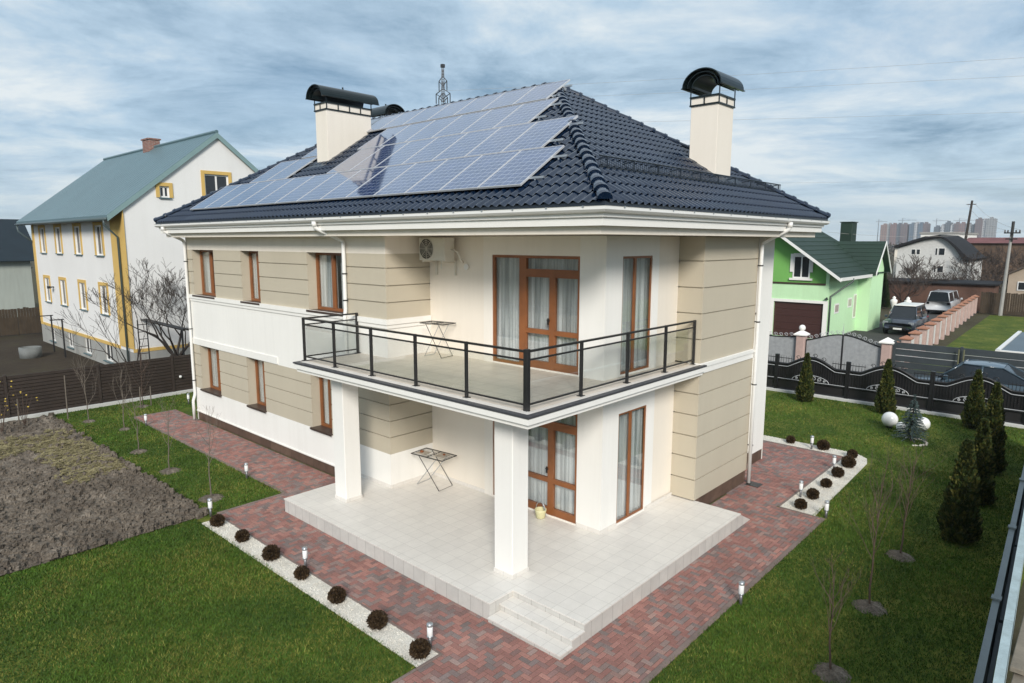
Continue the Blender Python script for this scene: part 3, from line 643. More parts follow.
for cx_, cy_, ky in ((EX, EY, EY+RUN), (EX2, EY, EY+RUN), (EX, EY2, EY2-RUN), (EX2, EY2, EY2-RUN)): ridge((cx_, cy_, ZE+.05), (RXM, ky, ZR))
ridge((RXM, EY2-RUN, ZR), (RXM, EY+RUN, ZR))
# snow guard along the right-hand pitch
m = MB(); yg = .42; zg = ZE+(yg-EY)*SL+.06; zu = zg+.21
m.tube([(2.35, yg, zu), (10.75, yg, zu)], .014, 6); m.tube([(2.35, yg, zg+.03), (10.75, yg, zg+.03)], .012, 6)
for k in range(121): x = 2.4+k*.0695; m.bar((x, yg, zg+.03), (x, yg, zu), .008, .008, (1, 0, 0))
for k in range(10): x = 2.6+k*.89; m.bar((x, yg, zu), (x, yg+.25, zg+.16), .025, .01, (1, 0, 0)); m.bar((x, yg, zg-.05), (x, yg, zu), .025, .01, (1, 0, 0))
m.build('snow_guard', M['roof_dark'], H)
# chimneys
def chimney(x0, x1, y0, y1, zbase, ztop, ax, ov, hz, cap_r):
    m = MB(); m.bbox(x0, x1, y0, y1, zbase, ztop+.21, .006); ch = m.build('chimney', M['cream'], H)
    m = MB(); e = .012
    for z in (ztop, ztop+.19):
        for a in ((x0-e-.02, x1+e+.02, y0-e-.02, y0-e), (x0-e-.02, x1+e+.02, y1+e, y1+e+.02), (x0-e-.02, x0-e, y0-e, y1+e), (x1+e, x1+e+.02, y0-e, y1+e)): m.box(*a, z, z+.035)
    nxp, nyp = max(2, round((x1-x0)/.38)), max(2, round((y1-y0)/.38))
    for k in range(nxp+1):
        x = x0+(x1-x0)*k/nxp
        for y in (y0-e-.017, y1+e-.003): m.box(x-.012, x+.012, y, y+.02, ztop+.035, hz if k in (0, nxp) else ztop+.19)
    for k in range(1, nyp):
        y = y0+(y1-y0)*k/nyp
        for x in (x0-e-.017, x1+e-.003): m.box(x, x+.02, y-.012, y+.012, ztop+.035, ztop+.19)
    m.build('chimney_rail', M['cap_green'], ch)
    m = MB(); cx_, cy_ = (x0+x1)/2, (y0+y1)/2; hl = ((x1-x0) if ax == 'x' else (y1-y0))/2+ov; n = 16
    for (rr, hh, l0, l1, tk) in ((cap_r, cap_r*.80, -hl, hl, .025), (cap_r*.80, cap_r*.66, -hl+.06, hl-.06, .02), (cap_r*.62, cap_r*.52, -hl+.12, hl-.12, .02)):
        vs = []
        for l in (l0, l1):
            for r_ in (0, tk):
                for i in range(n+1):
                    t = math.pi*i/n; u, z = math.cos(t)*(rr-r_), math.sin(t)*(hh-r_)+hz
                    vs.append((cx_+l, cy_+u, z) if ax == 'x' else (cx_+u, cy_+l, z))
        N = n+1; fs = []
        for i in range(n): fs += [(i, i+1, 2*N+i+1, 2*N+i), (N+i, N+i+1, 3*N+i+1, 3*N+i), (i, i+1, N+i+1, N+i), (2*N+i, 2*N+i+1, 3*N+i+1, 3*N+i)]
        fs += [(0, N, 3*N, 2*N), (n, N+n, 3*N+n, 2*N+n)]
        m.add(vs, fs)
    for s_ in (-1, 1):                                # turned-out drip lips
        u = s_*(cap_r+.03)
        if ax == 'x': m.box(cx_-hl, cx_+hl, cy_+min(u, u-s_*.06), cy_+max(u, u-s_*.06), hz-.02, hz)
        else: m.box(cx_+min(u, u-s_*.06), cx_+max(u, u-s_*.06), cy_-hl, cy_+hl, hz-.02, hz)
    m.tube([(cx_, cy_, hz+cap_r*.8), (cx_, cy_, hz+cap_r*.8+.07)], .025, 8)
    m.build('chimney_cap', M['cap_green'], ch)
    m = MB(); m.box(x0-.13, x0-.002, y0-.13, y1+.13, zbase-.2, ZE) if False else None
chimney(3.74, 5.32, 11.17, 11.77, 7.9, 10.03, 'x', .22, 10.40, .43)
chimney(7.77, 8.6, .86, 1.56, 7.4, 9.43, 'x', .21, 9.85, .50)
chimney(6.75, 7.6, 12.5, 13.2, 9, 10.15, 'y', .2, 10.46, .46)
# dark flashing aprons around the chimney feet
m = MB()
def zA(x, e=.075): return ZE+(x-EX)*SL+e
def zB(y, e=.075): return ZE+(y-EY)*SL+e
for (x0, x1, y0, y1) in ((3.55, 5.5, 11.0, 11.166), (3.55, 5.5, 11.774, 11.95), (3.45, 3.736, 11.0, 11.95)):
    m.prism([(x0, y0, zA(x0)), (x1, y0, zA(x1)), (x1, y1, zA(x1)), (x0, y1, zA(x0))], (0, 0, -.05), (0, 0, .0))
m.build('chimney_flashing', M['roof_dark'], H); m = MB()
for (x0, x1, y0, y1) in ((7.58, 7.766, .6, 1.75), (8.604, 8.8, .6, 1.75), (7.58, 8.8, .55, .856)):
    m.prism([(x0, y0, zB(y0)), (x1, y0, zB(y0)), (x1, y1, zB(y1)), (x0, y1, zB(y1))], (0, 0, -.05), (0, 0, .0))
m.build('chimney_flashing', M['roof_dark'], H)

# ------------------------------------------------------------------ terrace and steps
TC = thing('terrace', (2.8, 3, 0), 'pale tiled corner terrace with two steps under the villa balcony', 'terrace')
m = MB(); ZP = .32; px, py1, py2, nx, py3, pr = -.31, 7.17, .557, .263, -.95, 5.98
poly = [(px, py1), (px, py2), (nx, py2), (nx, py3), (pr, py3), (pr, KY+.6), (RX+.3, KY+.6), (RX+.3, AY0+.2), (AX+.3, AY0+.2), (AX+.3, py1)]
n = len(poly)
m.add([(x, y, ZP-.02) for x, y in poly]+[(x, y, -.05) for x, y in poly], [(i, (i+1) % n, n+(i+1) % n, n+i) for i in range(n)])
m.prism([(pr, py3, ZP-.02), (pr+.62, py3, -.02), (pr, py3, -.02)], (0, 0, 0), (0, .45, 0))
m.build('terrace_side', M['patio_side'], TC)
o_ = .015; pl2 = [(px-o_, py1+o_), (px-o_, py2-o_), (nx-o_, py2-o_), (nx-o_, py3-o_), (pr+o_, py3-o_), (pr+o_, KY+.6), (RX+.3, KY+.6), (RX+.3, AY0+.2), (AX+.3, AY0+.2), (AX+.3, py1+o_)]
m = MB(); m.prism([(x, y, 0) for x, y in pl2], (0, 0, ZP-.02), (0, 0, ZP)); m.build('terrace_floor', M['patio'], TC)
for x0, z1, yy in ((-.055, .205, py2-.003), (-.348, .085, py2-.006)):
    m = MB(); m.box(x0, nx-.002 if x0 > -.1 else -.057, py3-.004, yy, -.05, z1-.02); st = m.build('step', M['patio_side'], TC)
    m = MB(); m.box(x0-.018, nx-.004 if x0 > -.1 else -.057, py3-.02, yy, z1-.02, z1); m.build('tread', M['patio'], st)

# ------------------------------------------------------------------ balcony railing
RL = thing('balcony_railing', (.267, .267, 3.5), 'dark steel railing with glass panes round the villa balcony', 'railing')
r0 = .267; yL = [.267, 1.66, 3.04, 4.43, 5.77, 6.99]; xR = [1.72, 3.2, 4.64, BX0-.03]; zb0, zt0 = 3.5, 4.49
posts = [(r0, y) for y in yL]+[(x, r0) for x in xR]+[(AX-.06, yL[-1])]
for k, (x, y) in enumerate(posts):
    m = MB(); hw = .042 if k == 0 else .026
    m.bbox(x-hw, x+hw, y-hw, y+hw, zb0, zt0 if k else zt0+.02, .004); m.box(x-.055, x+.055, y-.055, y+.055, zb0, zb0+.012) if k else None
    m.build('post', M['dark_steel'], RL)
def rails(p, q):
    p, q = Vector((*p, 0)), Vector((*q, 0))
    for z, w_, h_ in ((zt0-.02, .045, .035), (4.33, .03, .028), (3.6, .03, .028)):
        m = MB(); m.bar(p+Vector((0, 0, z)), q+Vector((0, 0, z)), w_, h_); m.build({zt0-.02: 'handrail', 4.33: 'rail'}.get(z, 'rail'), M['dark_steel'], RL)
e_ = .036
rails((r0, r0+.05), (r0, yL[-1]-e_)); rails((r0+.05, r0), (xR[-1]-e_, r0)); rails((r0+e_, yL[-1]), (AX-.1, yL[-1]))
seq = [(r0, y) for y in reversed(yL)]+[(x, r0) for x in xR]; seq = [(AX-.06, yL[-1])]+seq
for (xa, ya), (xb, yb) in zip(seq, seq[1:]):
    m = MB(); t_ = .004
    if abs(xa-xb) < .01: m.box(xa-t_, xa+t_, min(ya, yb)+.06, max(ya, yb)-.06, 3.62, 4.31)
    else: m.box(min(xa, xb)+.06, max(xa, xb)-.06, ya-t_, ya+t_, 3.62, 4.31)
    m.build('glass_pane', M['rail_glass'], RL)

# ------------------------------------------------------------------ solar panels on the left-hand pitch
ANG = math.atan(SL)
rowname = {0: 'lowest row', 1: 'second row up', 2: 'third row up', 3: 'top row'}
def panel_parts(root, wx, wy):
    L = wx*math.sqrt(1+SL*SL)
    f = MB(); t = .038; b = .015
    f.box(0, L, 0, b, -.02, t-.02); f.box(0, L, wy-b, wy, -.02, t-.02); f.box(0, b, b, wy-b, -.02, t-.02); f.box(L-b, L, b, wy-b, -.02, t-.02)
    c = MB(); c.box(b, L-b, b, wy-b, -.015, .012)
    LOC[root.name] = (0, 0, 0)
    f.build('panel_frame', M['panel_frame'], root); c.build('cell_sheet', M['solar'], root)
def panels(row, x0, x1, y0, n, py, tail=''):
    proto = None; wy = py-.022
    for k in range(n):
        y = y0+k*py; z = ZE+(x0-EX)*SL+(.14 if row < 3 else .16); end = 'from the right end'
        lab = 'blue solar panel in the %s, %s%s%s' % (rowname[row], 'rightmost one' if k == 0 else ORD[k]+' from right', tail, '' if row else ' on the pitch')
        if not proto:
            proto = thing('solar_panel', (x0, y, z), lab.replace('  ', ' '), 'solar panel', 'solar panels on the villa roof')
            proto.rotation_euler = (0, -ANG, 0); panel_parts(proto, x1-x0, wy)
        else: dup(proto, (x0, y, z), lab.replace('  ', ' '))
panels(0, 1.52, 2.775, 1.53, 13, 1.1)
panels(1, 2.80, 3.985, 2.13, 7, 1.1); panels(2, 4.01, 5.115, 3.55, 6, 1.09)
panels(3, 5.14, 6.06, 3.95, 8, 1.09)
panels(1, 2.80, 3.95, 12.05, 2, 1.12, ' beyond the chimney'); panels(2, 4.02, 5.07, 12.05, 1, 1.12, ' beyond the chimney')
# mounting rails stick out past the panels
m = MB()
for (x, ya, yb) in ((1.78, 1.2, 15.9), (2.45, 1.2, 15.9), (3.1, 1.8, 9.9), (3.7, 1.8, 9.9), (4.3, 3.25, 10.1), (4.85, 3.25, 10.1), (5.35, 3.7, 12.6), (5.8, 3.7, 12.6), (3.1, 11.98, 14.3), (3.7, 11.98, 14.3), (4.4, 11.98, 13.2)):
    m.bar((x, ya, zA(x, .115)), (x, yb, zA(x, .115)), .04, .04)
    for k in range(int((yb-ya)/1.2)+1): m.bar((x, ya+.2+k*1.2, zA(x, .02)), (x, ya+.2+k*1.2, zA(x, .1)), .03, .04, (1, 0, 0))
tag(m.build('mounting_rails', M['alu']), 'aluminium mounting rails under the solar panels on the villa roof', 'mounting rails')

# ------------------------------------------------------------------ air conditioner on the balcony wall
ac = thing('air_conditioner', (2.86, 5.3, 5.8), 'cream outdoor air conditioner unit hung under the villa eaves by the corner', 'air conditioner')
ax0, ax1, ay0, ay1, az0, az1 = 2.60, 2.92, 4.80, 5.70, 5.76, 6.29
m = MB(); m.bbox(ax0, ax1, ay0, ay1, az0, az1, .02); m.box(ax0-.004, ax0, ay0+.02, ay0+.2, az0+.03, az1-.03); m.build('casing', M['ac'], ac)
m = MB(); fc = (ay1-.28, (az0+az1)/2)
for rr in (.235, .19, .145, .10, .055):
    pts = [(ax0-.012, fc[0]+rr*math.cos(t*.2618), fc[1]+rr*math.sin(t*.2618)) for t in range(25)]; m.tube(pts, .005, 5, False)
for t in range(8): m.bar((ax0-.01, fc[0], fc[1]), (ax0-.01, fc[0]+.235*math.cos(t*.785), fc[1]+.235*math.sin(t*.785)), .008, .008, (1, 0, 0))
m.build('fan_grille', M['ac'], ac)
m = MB(); m.add([(ax0-.003, fc[0]+.24*math.cos(t*.2618), fc[1]+.24*math.sin(t*.2618)) for t in range(24)], [tuple(range(24))]); m.add([(ax0-.006, fc[0]+.05*math.cos(t*.5236), fc[1]+.05*math.sin(t*.5236)) for t in range(12)], [tuple(range(12))]); m.build('fan', M['dark_plastic'], ac)
for y in (ay0+.12, ay1-.12): m = MB(); m.box(ax0+.02, RX+.02, y-.02, y+.02, az0-.04, az0-.001); m.box(RX-.025, RX+.02, y-.02, y+.02, az0-.35, az0-.041); m.build('bracket', M['ac'], ac)
m = MB(); m.tube([(ax1-.1, ay0, az0+.25), (ax1-.05, ay0-.14, az0+.2), (ax1+.02, ay0-.16, az0+.05), (RX, ay0-.12, az0-.05)], .02, 8); m.tube([(2.75, ay0+.28, az0-.02), (2.75, ay0+.28, az0-.2)], .014, 8); m.build('hose', M['ac'], ac, True)
m = MB(); m.lathe([(.035, 0), (.07, 0), (.07, .02), (.035, .02)], (0, 0, 0), 16)
vs = [(RX-.0-z, 4.55+x, 5.62+y) for x, y, z in m.v]; m2 = MB(); m2.add(vs, m.f); tag(m2.build('wall_vent', M['pvc']), 'small round white pipe outlet on the wall right of the air conditioner', 'vent')

# ------------------------------------------------------------------ folding drying racks
def rack(x, y, z, rz, label, wood):
    r = thing('drying_rack', (0, 0, 0), label, 'drying rack'); hw, hl, h = .27, .5, .78
    m = MB(); t = .011
    for a, b in (((-hw, -hl), (hw, -hl)), ((hw, -hl), (hw, hl)), ((hw, hl), (-hw, hl)), ((-hw, hl), (-hw, -hl)), ((-hw, 0), (hw, 0))): m.tube([(*a, h), (*b, h)], t, 6)
    for k in range(6): xx = -hw+.09*(k+.5); m.tube([(xx, -hl, h), (xx, hl, h)], .004, 5)
    m.build('rack_top', M['dark_steel'], r)
    for s, w_ in ((1, .24), (-1, .21)):
        m = MB(); m.tube([(-w_, s*hl*.55, h-.01), (-w_, -s*hl*.75, .012), (w_, -s*hl*.75, .012), (w_, s*hl*.55, h-.01)], t*.85, 6); m.build('leg_frame', M['dark_steel' if s > 0 else 'alu'], r)
    if wood:
        m = MB(); m.box(-.2, .05, .12, .4, h+.013, h+.02); m.box(-.12, .2, -.38, -.1, h+.013, h+.02); m.build('cloth', pm('spotted_cloth', (.5, .44, .36), .9, .35, 6, 20, .2), r)
        m = MB()
        for a, b, q in ((-.1, .3, .05), (.06, -.28, .035)): m.lathe([(q*.6, 0), (q, q*.3), (q*.8, q*.9), (q*.2, q)], (a, b, h+.021), 8)
        m.build('peg_basket', pm('rust_peg', (.28, .09, .03), .7), r, True)
    r.location = (x, y, z); r.rotation_euler.z = R(rz); return r
rack(2.58, 5.26, .323, 6, 'folding wire drying rack with small clothes standing on the ground terrace', True)
rk = rack(2.72, 5.2, 3.5, 8, 'bare folding drying rack standing on the upper balcony', False); rk.scale = (.85, .72, 1.02)
# lantern-like bucket by the terrace door
b = thing('bucket', (2.86, 2.12, .322), 'small pale yellow bucket with handle by the terrace door', 'bucket')
m = MB(); m.lathe([(.075, 0), (.10, .02), (.125, .17), (.13, .2), (.115, .2), (.09, .03)], (2.86, 2.12, .322), 16); m.build('pail', pm('pale_yellow_plastic', (.66, .62, .36), .5, .1), b, True)
m = MB(); m.tube([(2.86, 2.12+.125*math.cos(t*.314), .51+.17*math.sin(t*.314)) for t in range(11)], .008, 6); m.tube([(2.9, 2.0, .38), (2.84, 2.16, .95)], .009, 6); m.build('handle', M['alu'], b)

# ------------------------------------------------------------------ bollard lights
def bollard():
    r = thing('bollard_light', (0, 0, 0), 'x', 'garden light', 'small garden bollard lights')
    m = MB(); m.tube([(0, 0, -.02), (0, 0, .2)], .028, 10); m.build('stem', M['steel_stem'], r, True)
    m = MB(); m.lathe([(.04, .2), (.046, .21), (.046, .35), (.04, .36)], (0, 0, 0), 14); m.build('diffuser', pm('opal_diffuser', (.83, .83, .82), .3, .02), r, True)
    m = MB(); m.lathe([(.05, .36), (.052, .365), (.052, .40), (.03, .415)], (0, 0, 0), 14); m.lathe([(.05, .185), (.05, .205)], (0, 0, 0), 14); m.build('cap', M['alu'], r, True)
    return r
bl = [((-1.58, 8.2), 'white bollard light at the far end of the left gravel strip'), ((-1.40, 4.43), 'white bollard light halfway along the left gravel strip behind a globe shrub'),
      ((-1.45, .72), 'white bollard light at the near end of the left gravel strip'), ((.18, 17.3), 'white bollard light by the far end of the left brick path'),
      ((2.42, 19.4), 'white bollard light on the grass beside the far downpipe of the villa'), ((.13, 9.96), 'white bollard light on the lawn edge midway down the left path'),
      ((3.0, -2.28), 'white bollard light on lawn edge facing the terrace front'), ((12.85, -.19), 'white bollard light in the right gravel strip nearest the villa wall'),
      ((11.32, -1.28), 'white bollard light on the paving side near the corner of the right gravel'), ((8.71, -1.3), 'white bollard light beside the near pair of right gravel shrubs'),
      ((7.8, -2.18), 'white bollard light on grass at the near tip of the right gravel')]
pb = None
for (x, y), lab in bl:
    if pb is None: pb = bollard(); pb.location = (x, y, 0); pb['label'] = lab
    else: dup(pb, (x, y, 0), lab)

# ------------------------------------------------------------------ plants
def leaf_ball(n, rad, leaf, seed, squash=.9):
    r = random.Random(seed); m = MB()
    for _ in range(n):
        z = r.uniform(-.75, 1); a = r.random()*6.283; q = math.sqrt(1-z*z); rr = rad*(r.random()**.25)*r.uniform(.9, 1.07)
        p = Vector((q*math.cos(a)*rr, q*math.sin(a)*rr, z*rr*squash)); d = (p.normalized()+Vector((r.gauss(0, .5), r.gauss(0, .5), r.gauss(0, .5)+.35))).normalized()
        s = d.orthogonal().normalized(); s = (Matrix.Rotation(r.random()*6.283, 3, d) @ s); l = leaf*r.uniform(.6, 1.4); w_ = l*.33
        m.add([p-s*w_*.4, p+s*w_*.4, p+d*l*.6+s*w_, p+d*l, p+d*l*.6-s*w_], [(0, 1, 2, 3, 4)])
    return m
def globe_shrub(seed):
    r = thing('globe_shrub', (0, 0, 0), 'x', 'shrub', 'round clipped shrubs in the white gravel')
    m = leaf_ball(2600, .21, .055, seed); m.v = [(x, y, z+.19) for x, y, z in m.v]; m.build('foliage', M['globe'], r)
    m = MB(); m.tube([(0, 0, -.02), (.01, 0, .2)], [.03, .015], 6); m.build('stem', M['bark'], r)
    return r
gs = [globe_shrub(s) for s in (1, 2, 3)]
lefts = [(-1.71, 7.55), (-1.69, 6.42), (-1.68, 5.22), (-1.67, 4.1), (-1.68, 2.92), (-1.67, 1.76), (-1.70, .66)]
rights = [(13.03, .5), (13.02, -.47), (12.8, -1.34), (11.85, -1.5), (10.83, -1.53), (9.82, -1.55), (8.8, -1.56), (7.98, -1.56)]
ln = ['farthest round brown shrub of the left gravel strip', 'second farthest round brown shrub of the left gravel strip', 'third farthest round brown shrub of the left gravel strip', 'middle round brown shrub of the left strip in front of a light', 'third nearest round brown shrub of the left gravel strip', 'second nearest round brown shrub of the left gravel strip', 'nearest round brown shrub of the left strip below a bollard light']
rn = ['round brown shrub in right gravel closest to the villa wall', 'round brown shrub in right gravel just past the wall-side light', 'round brown shrub at the outer corner of the right gravel', 'round brown shrub just before the outer corner of right gravel', 'fourth nearest round brown shrub along the right gravel strip', 'third nearest round brown shrub along the right gravel strip', 'second nearest round brown shrub along the right gravel strip', 'nearest round brown shrub at the tip of the right gravel']
used = set()
for k, ((x, y), lab) in enumerate(list(zip(lefts, ln))+list(zip(rights, rn))):
    p = gs[k % 3]; sc_ = random.uniform(.55, .78)
    if k < 3: p.location = (x, y, 0); p['label'] = lab; p.scale = (sc_,)*3; p.rotation_euler.z = k*1.3
    else: dup(p, (x, y, 0), lab, random.random()*6.3, sc_)
def thuja(seed, n=9000, h=1.95, rad=.37):
    r = random.Random(seed); t = thing('thuja', (0, 0, 0), 'x', 'conifer', 'columnar thujas in the right lawn'); m = MB()
    for _ in range(n):
        zf = r.random()**1.25; z = .04+zf*(h-.1); rr = rad*(1-zf)**.78*(.72+.28*min(1, zf*9))*(r.random()**.3); a = r.random()*6.283
        rr *= .86+.16*math.sin(a*5+z*6+seed)+.08*math.sin(a*3-z*11)
        p = Vector((math.cos(a)*rr, math.sin(a)*rr, z)); d = (Vector((math.cos(a)*.55, math.sin(a)*.55, 1.1))+Vector((r.gauss(0, .35), r.gauss(0, .35), r.gauss(0, .3)))).normalized()
        s = (Matrix.Rotation(r.random()*6.283, 3, d) @ d.orthogonal().normalized()); l = r.uniform(.05, .12); w_ = l*.28
        m.add([p-s*w_*.4, p+s*w_*.4, p+d*l*.6+s*w_, p+d*l, p+d*l*.6-s*w_], [(0, 1, 2, 3, 4)])
    m.build('foliage', M['thuja'], t); m = MB(); m.tube([(0, 0, -.03), (.02, 0, h*.5), (0, 0, h-.15)], [.05, .03, .01], 6); m.build('trunk', M['bark'], t)
    return t
th = [thuja(s) for s in (3, 8, 15)]
tp = [(19.0, 2.12, .98, 'slim thuja by the black fence nearest the villa wall'), (19.1, -.68, 1.02, 'slim thuja by the black fence left of the spruce'), (18.9, -3.4, 1.02, 'bushy thuja against the black fence at the far right corner'),
      (17.1, -4.12, 1.0, 'thuja of the right row second behind the fence corner one'), (14.0, -4.45, 1.02, 'middle thuja of the row along the right fence'), (11.15, -4.55, 1.06, 'second nearest thuja in the row along the right fence'), (8.45, -4.6, 1.12, 'nearest and largest looking thuja in the right row')]
for k, (x, y, s_, lab) in enumerate(tp):
    p = th[k % 3]
    if k < 3: p.location = (x, y, 0); p['label'] = lab; p.scale = (s_,)*3
    else: dup(p, (x, y, 0), lab, random.random()*6.3, s_)
sp_ = thing('blue_spruce', (15.85, -2.2, 0), 'small blue spruce ringed by white stones on the right lawn', 'conifer'); m = MB(); r = random.Random(5)
for lay in range(13):
    z = .12+lay*.095; L = .52*(1-lay/13.6)**.85
    for k in range(11 if lay < 9 else 7):
        a = k*6.283/(11 if lay < 9 else 7)+lay*.7+r.uniform(-.2, .2); ll = L*r.uniform(.75, 1.1)
        for q in range(16):
            f = (q+1)/16; p = Vector((15.85+math.cos(a)*ll*f, -2.2+math.sin(a)*ll*f, z+.06*f-.1*f*f))
            for s in (-1, 1, 0):
                d = Vector((math.cos(a+s*.9), math.sin(a+s*.9), .35+r.gauss(0, .25))).normalized(); l = .06*(1.1-f*.4); sd_ = d.orthogonal().normalized()*.012
                m.add([p-sd_, p+sd_, p+d*l], [(0, 1, 2)])
for _ in range(60): p = Vector((15.85+r.gauss(0, .012), -2.2+r.gauss(0, .012), 1.25+r.random()*.22)); d = Vector((r.gauss(0, .5), r.gauss(0, .5), 1)).normalized(); sd_ = d.orthogonal().normalized()*.01; m.add([p-sd_, p+sd_, p+d*.07], [(0, 1, 2)])
m.build('foliage', M['spruce'], sp_); m = MB(); m.tube([(15.85, -2.2, 0), (15.85, -2.2, 1.4)], [.035, .008], 6); m.build('trunk', M['bark'], sp_)
m = MB()
for k in range(26):
    a = 3.4+k*.14; rr = .42+r.uniform(-.05, .05); q = r.uniform(.02, .045); cx_, cy_ = 15.8+rr*math.cos(a), -2.25+rr*math.sin(a)
    m.lathe([(q*.7, -.02), (q, q*.25), (q*.75, q*.8), (q*.1, q)], (cx_, cy_, -.01), 7)
tag(m.build('stone_ring', M['gravel'], None, True, (15.8, -2.2, 0)), 'ring of small white stones round the blue spruce', 'stone edging')
opal = pm('opal_globe', (.80, .80, .78), .25, .03, 3, 20, 0)
for (x, y, q, lab) in ((17.1, -1.3, .25, 'large white globe lamp on lawn left of the spruce'), (16.75, -1.72, .15, 'small white globe lamp low beside the left of the spruce'), (17.35, -2.22, .22, 'white globe lamp half hidden right behind the spruce')):
    t = thing('globe_lamp', (x, y, 0), lab, 'garden lamp', 'white globe lamps by the spruce')
    m = MB(); m.lathe([(q*math.sin(math.pi*k/16)+.001, q-q*math.cos(math.pi*k/16)+.03) for k in range(17)], (x, y, 0), 24); m.build('globe', opal, t, True)
    m = MB(); m.lathe([(q*.4, -.01), (q*.4, .04), (q*.33, .06)], (x, y, 0), 16); m.build('base', M['dark_plastic'], t)

def branches(m, p, d, L, r, depth, rnd, spread=.6, up_=.25, seg=3, nmin=2, nmax=3, minr=.004, sides=5, shrink=.72, twigs=None):
    pts = [Vector(p)]; rs = [r]; d = Vector(d).normalized()
    for k in range(seg):
        d = (d+Vector((rnd.gauss(0, .13), rnd.gauss(0, .13), rnd.gauss(0, .08)+up_*.12))).normalized(); pts.append(pts[-1]+d*L/seg); rs.append(max(minr, r*(1-.45*(k+1)/seg)))
    (twigs if twigs is not None and depth <= twigs_at else m).tube(pts, rs, sides if r > .02 else 3, False)
    if depth == 0: return
    n = rnd.randint(nmin, nmax)
    for k in range(n):
        t = rnd.uniform(.45, 1.0) if k else 1.0; i = min(seg-1, int(t*seg)); q = pts[i].lerp(pts[i+1], min(1, t*seg-i))
        nd = (d+Vector((rnd.gauss(0, spread), rnd.gauss(0, spread), rnd.gauss(0, spread*.6)+up_))).normalized()
        branches(m, q, nd, L*shrink*rnd.uniform(.8, 1.15), max(minr, rs[-1]*.85), depth-1, rnd, spread, up_, seg, nmin, nmax, minr, sides, shrink, twigs)
twigs_at = 99
def bare_tree(loc, trunk_h, L, r, depth, seed, label, mat='bark', lean=(0, 0, 1), spread=.6, up_=.25, nmin=2, nmax=3, minr=.005, stems=3, name='bare_tree', cat='tree', group=None, shrink=.74):
    rnd = random.Random(seed); t = thing(name, loc, label, cat, group); m = MB(); x, y, z = loc; d = Vector(lean).normalized(); top = Vector(loc)+d*trunk_h
    m.tube([Vector(loc)-Vector((0, 0, .1)), Vector(loc)+d*trunk_h*.5, top], [r*1.25, r, r*.85], 8, False); m.build('trunk', M[mat], t)
    c = MB()
    for k in range(stems):
        a = k*6.283/stems+rnd.uniform(-.4, .4); branches(c, top-d*trunk_h*rnd.uniform(0, .25), (math.cos(a)*spread*1.2+d.x, math.sin(a)*spread*1.2+d.y, .7+up_), L, r*.62, depth, rnd, spread, up_, 3, nmin, nmax, minr, 5, shrink)
    c.build('crown', M[mat], t); return t
bare_tree((3.95, 24.3, 0), 1.0, 1.55, .12, 6, 21, 'dense dark bare tree behind the brown fence at the villa corner', spread=.55, nmin=2, nmax=3, stems=6, minr=.007, up_=.3)
bare_tree((2.1, 23.6, 0), .7, 1.5, .06, 4, 34, 'thin bare tree leaning left in front of the white house', lean=(-.35, .1, 1), spread=.42, stems=3, minr=.006)
bare_tree((-1.2, 47, 0), 1.6, 2.1, .13, 5, 12, 'spreading bare tree before the dark roofed house at far left', spread=.6, stems=4, minr=.012)
# young trees
def sapling(loc, h, seed, label, cat_group, mat='sapling', n=9, disc=.3, side=.5, low=.3):
    rnd = random.Random(seed); t = thing('young_tree', loc, label, 'young tree', cat_group); x, y, z = loc; m = MB()
    pts = [Vector((x, y, -.05))]
    for k in range(6): pts.append(pts[-1]+Vector((rnd.gauss(0, .02), rnd.gauss(0, .02), (h+.05)/6)))
    m.tube(pts, [.018, .016, .013, .010, .007, .005, .003], 6, False); m.build('trunk', M[mat], t); c = MB()
    for k in range(n):
        f = low+(.95-low)*k/n; i = int(f*6); q = pts[i].lerp(pts[i+1], f*6-i); a = k*2.4+rnd.uniform(-.4, .4)
        branches(c, q, (math.cos(a)*side, math.sin(a)*side, .9), h*.34*(1.15-f*.6), .0065, 2, rnd, .3, .5, 3, 2, 3, .0018, 4, .62)
    c.build('crown', M[mat], t)
    if disc:
        d = MB(); nn = 26; vs = [(x, y, .05)]+[(x+disc*.55*math.cos(k*6.283/nn)*(1+rnd.gauss(0, .08)), y+disc*.55*math.sin(k*6.283/nn), .035+rnd.gauss(0, .008)) for k in range(nn)]+[(x+disc*math.cos(k*6.283/nn)*(1+rnd.gauss(0, .08)), y+disc*math.sin(k*6.283/nn)*(1+rnd.gauss(0, .08)), -.014) for k in range(nn)]
        d.add(vs, [(0, 1+k, 1+(k+1) % nn) for k in range(nn)]+[(1+k, nn+1+k, nn+1+(k+1) % nn, 1+(k+1) % nn) for k in range(nn)])
        d.build('soil_disc', M['soil'], t, True)
    return t
sapling((4.43, -3.95, 0), 2.2, 1, 'reddish twiggy young tree in a soil disc in the middle of the right lawn', None, 'twig', 14, .27, .42, .35)
sapling((6.89, -3.87, 0), 2.0, 2, 'pale trunked young tree in a soil disc in front of the nearest thuja', None, 'twig', 14, .27, .45, .3)
sapling((2.11, -4.03, 0), 1.5, 3, 'low wispy young tree in a soil disc at the bottom right edge', None, 'twig', 10, .26, .4, .3)
sapling((-1.10, 9.28, 0), 1.9, 4, 'thin young tree in a soil disc nearest the left path corner', 'young trees on the left lawn', 'sapling', 8, .3, .5, .45)
sapling((-1.03, 12.05, 0), 1.8, 5, 'thin young tree second nearest on the left lawn strip', 'young trees on the left lawn', 'sapling', 8, .28, .45, .35)
sapling((-1.0, 14.5, 0), 1.7, 6, 'thin young tree third along the left lawn strip', 'young trees on the left lawn', 'sapling', 7, .24, .45, .3)
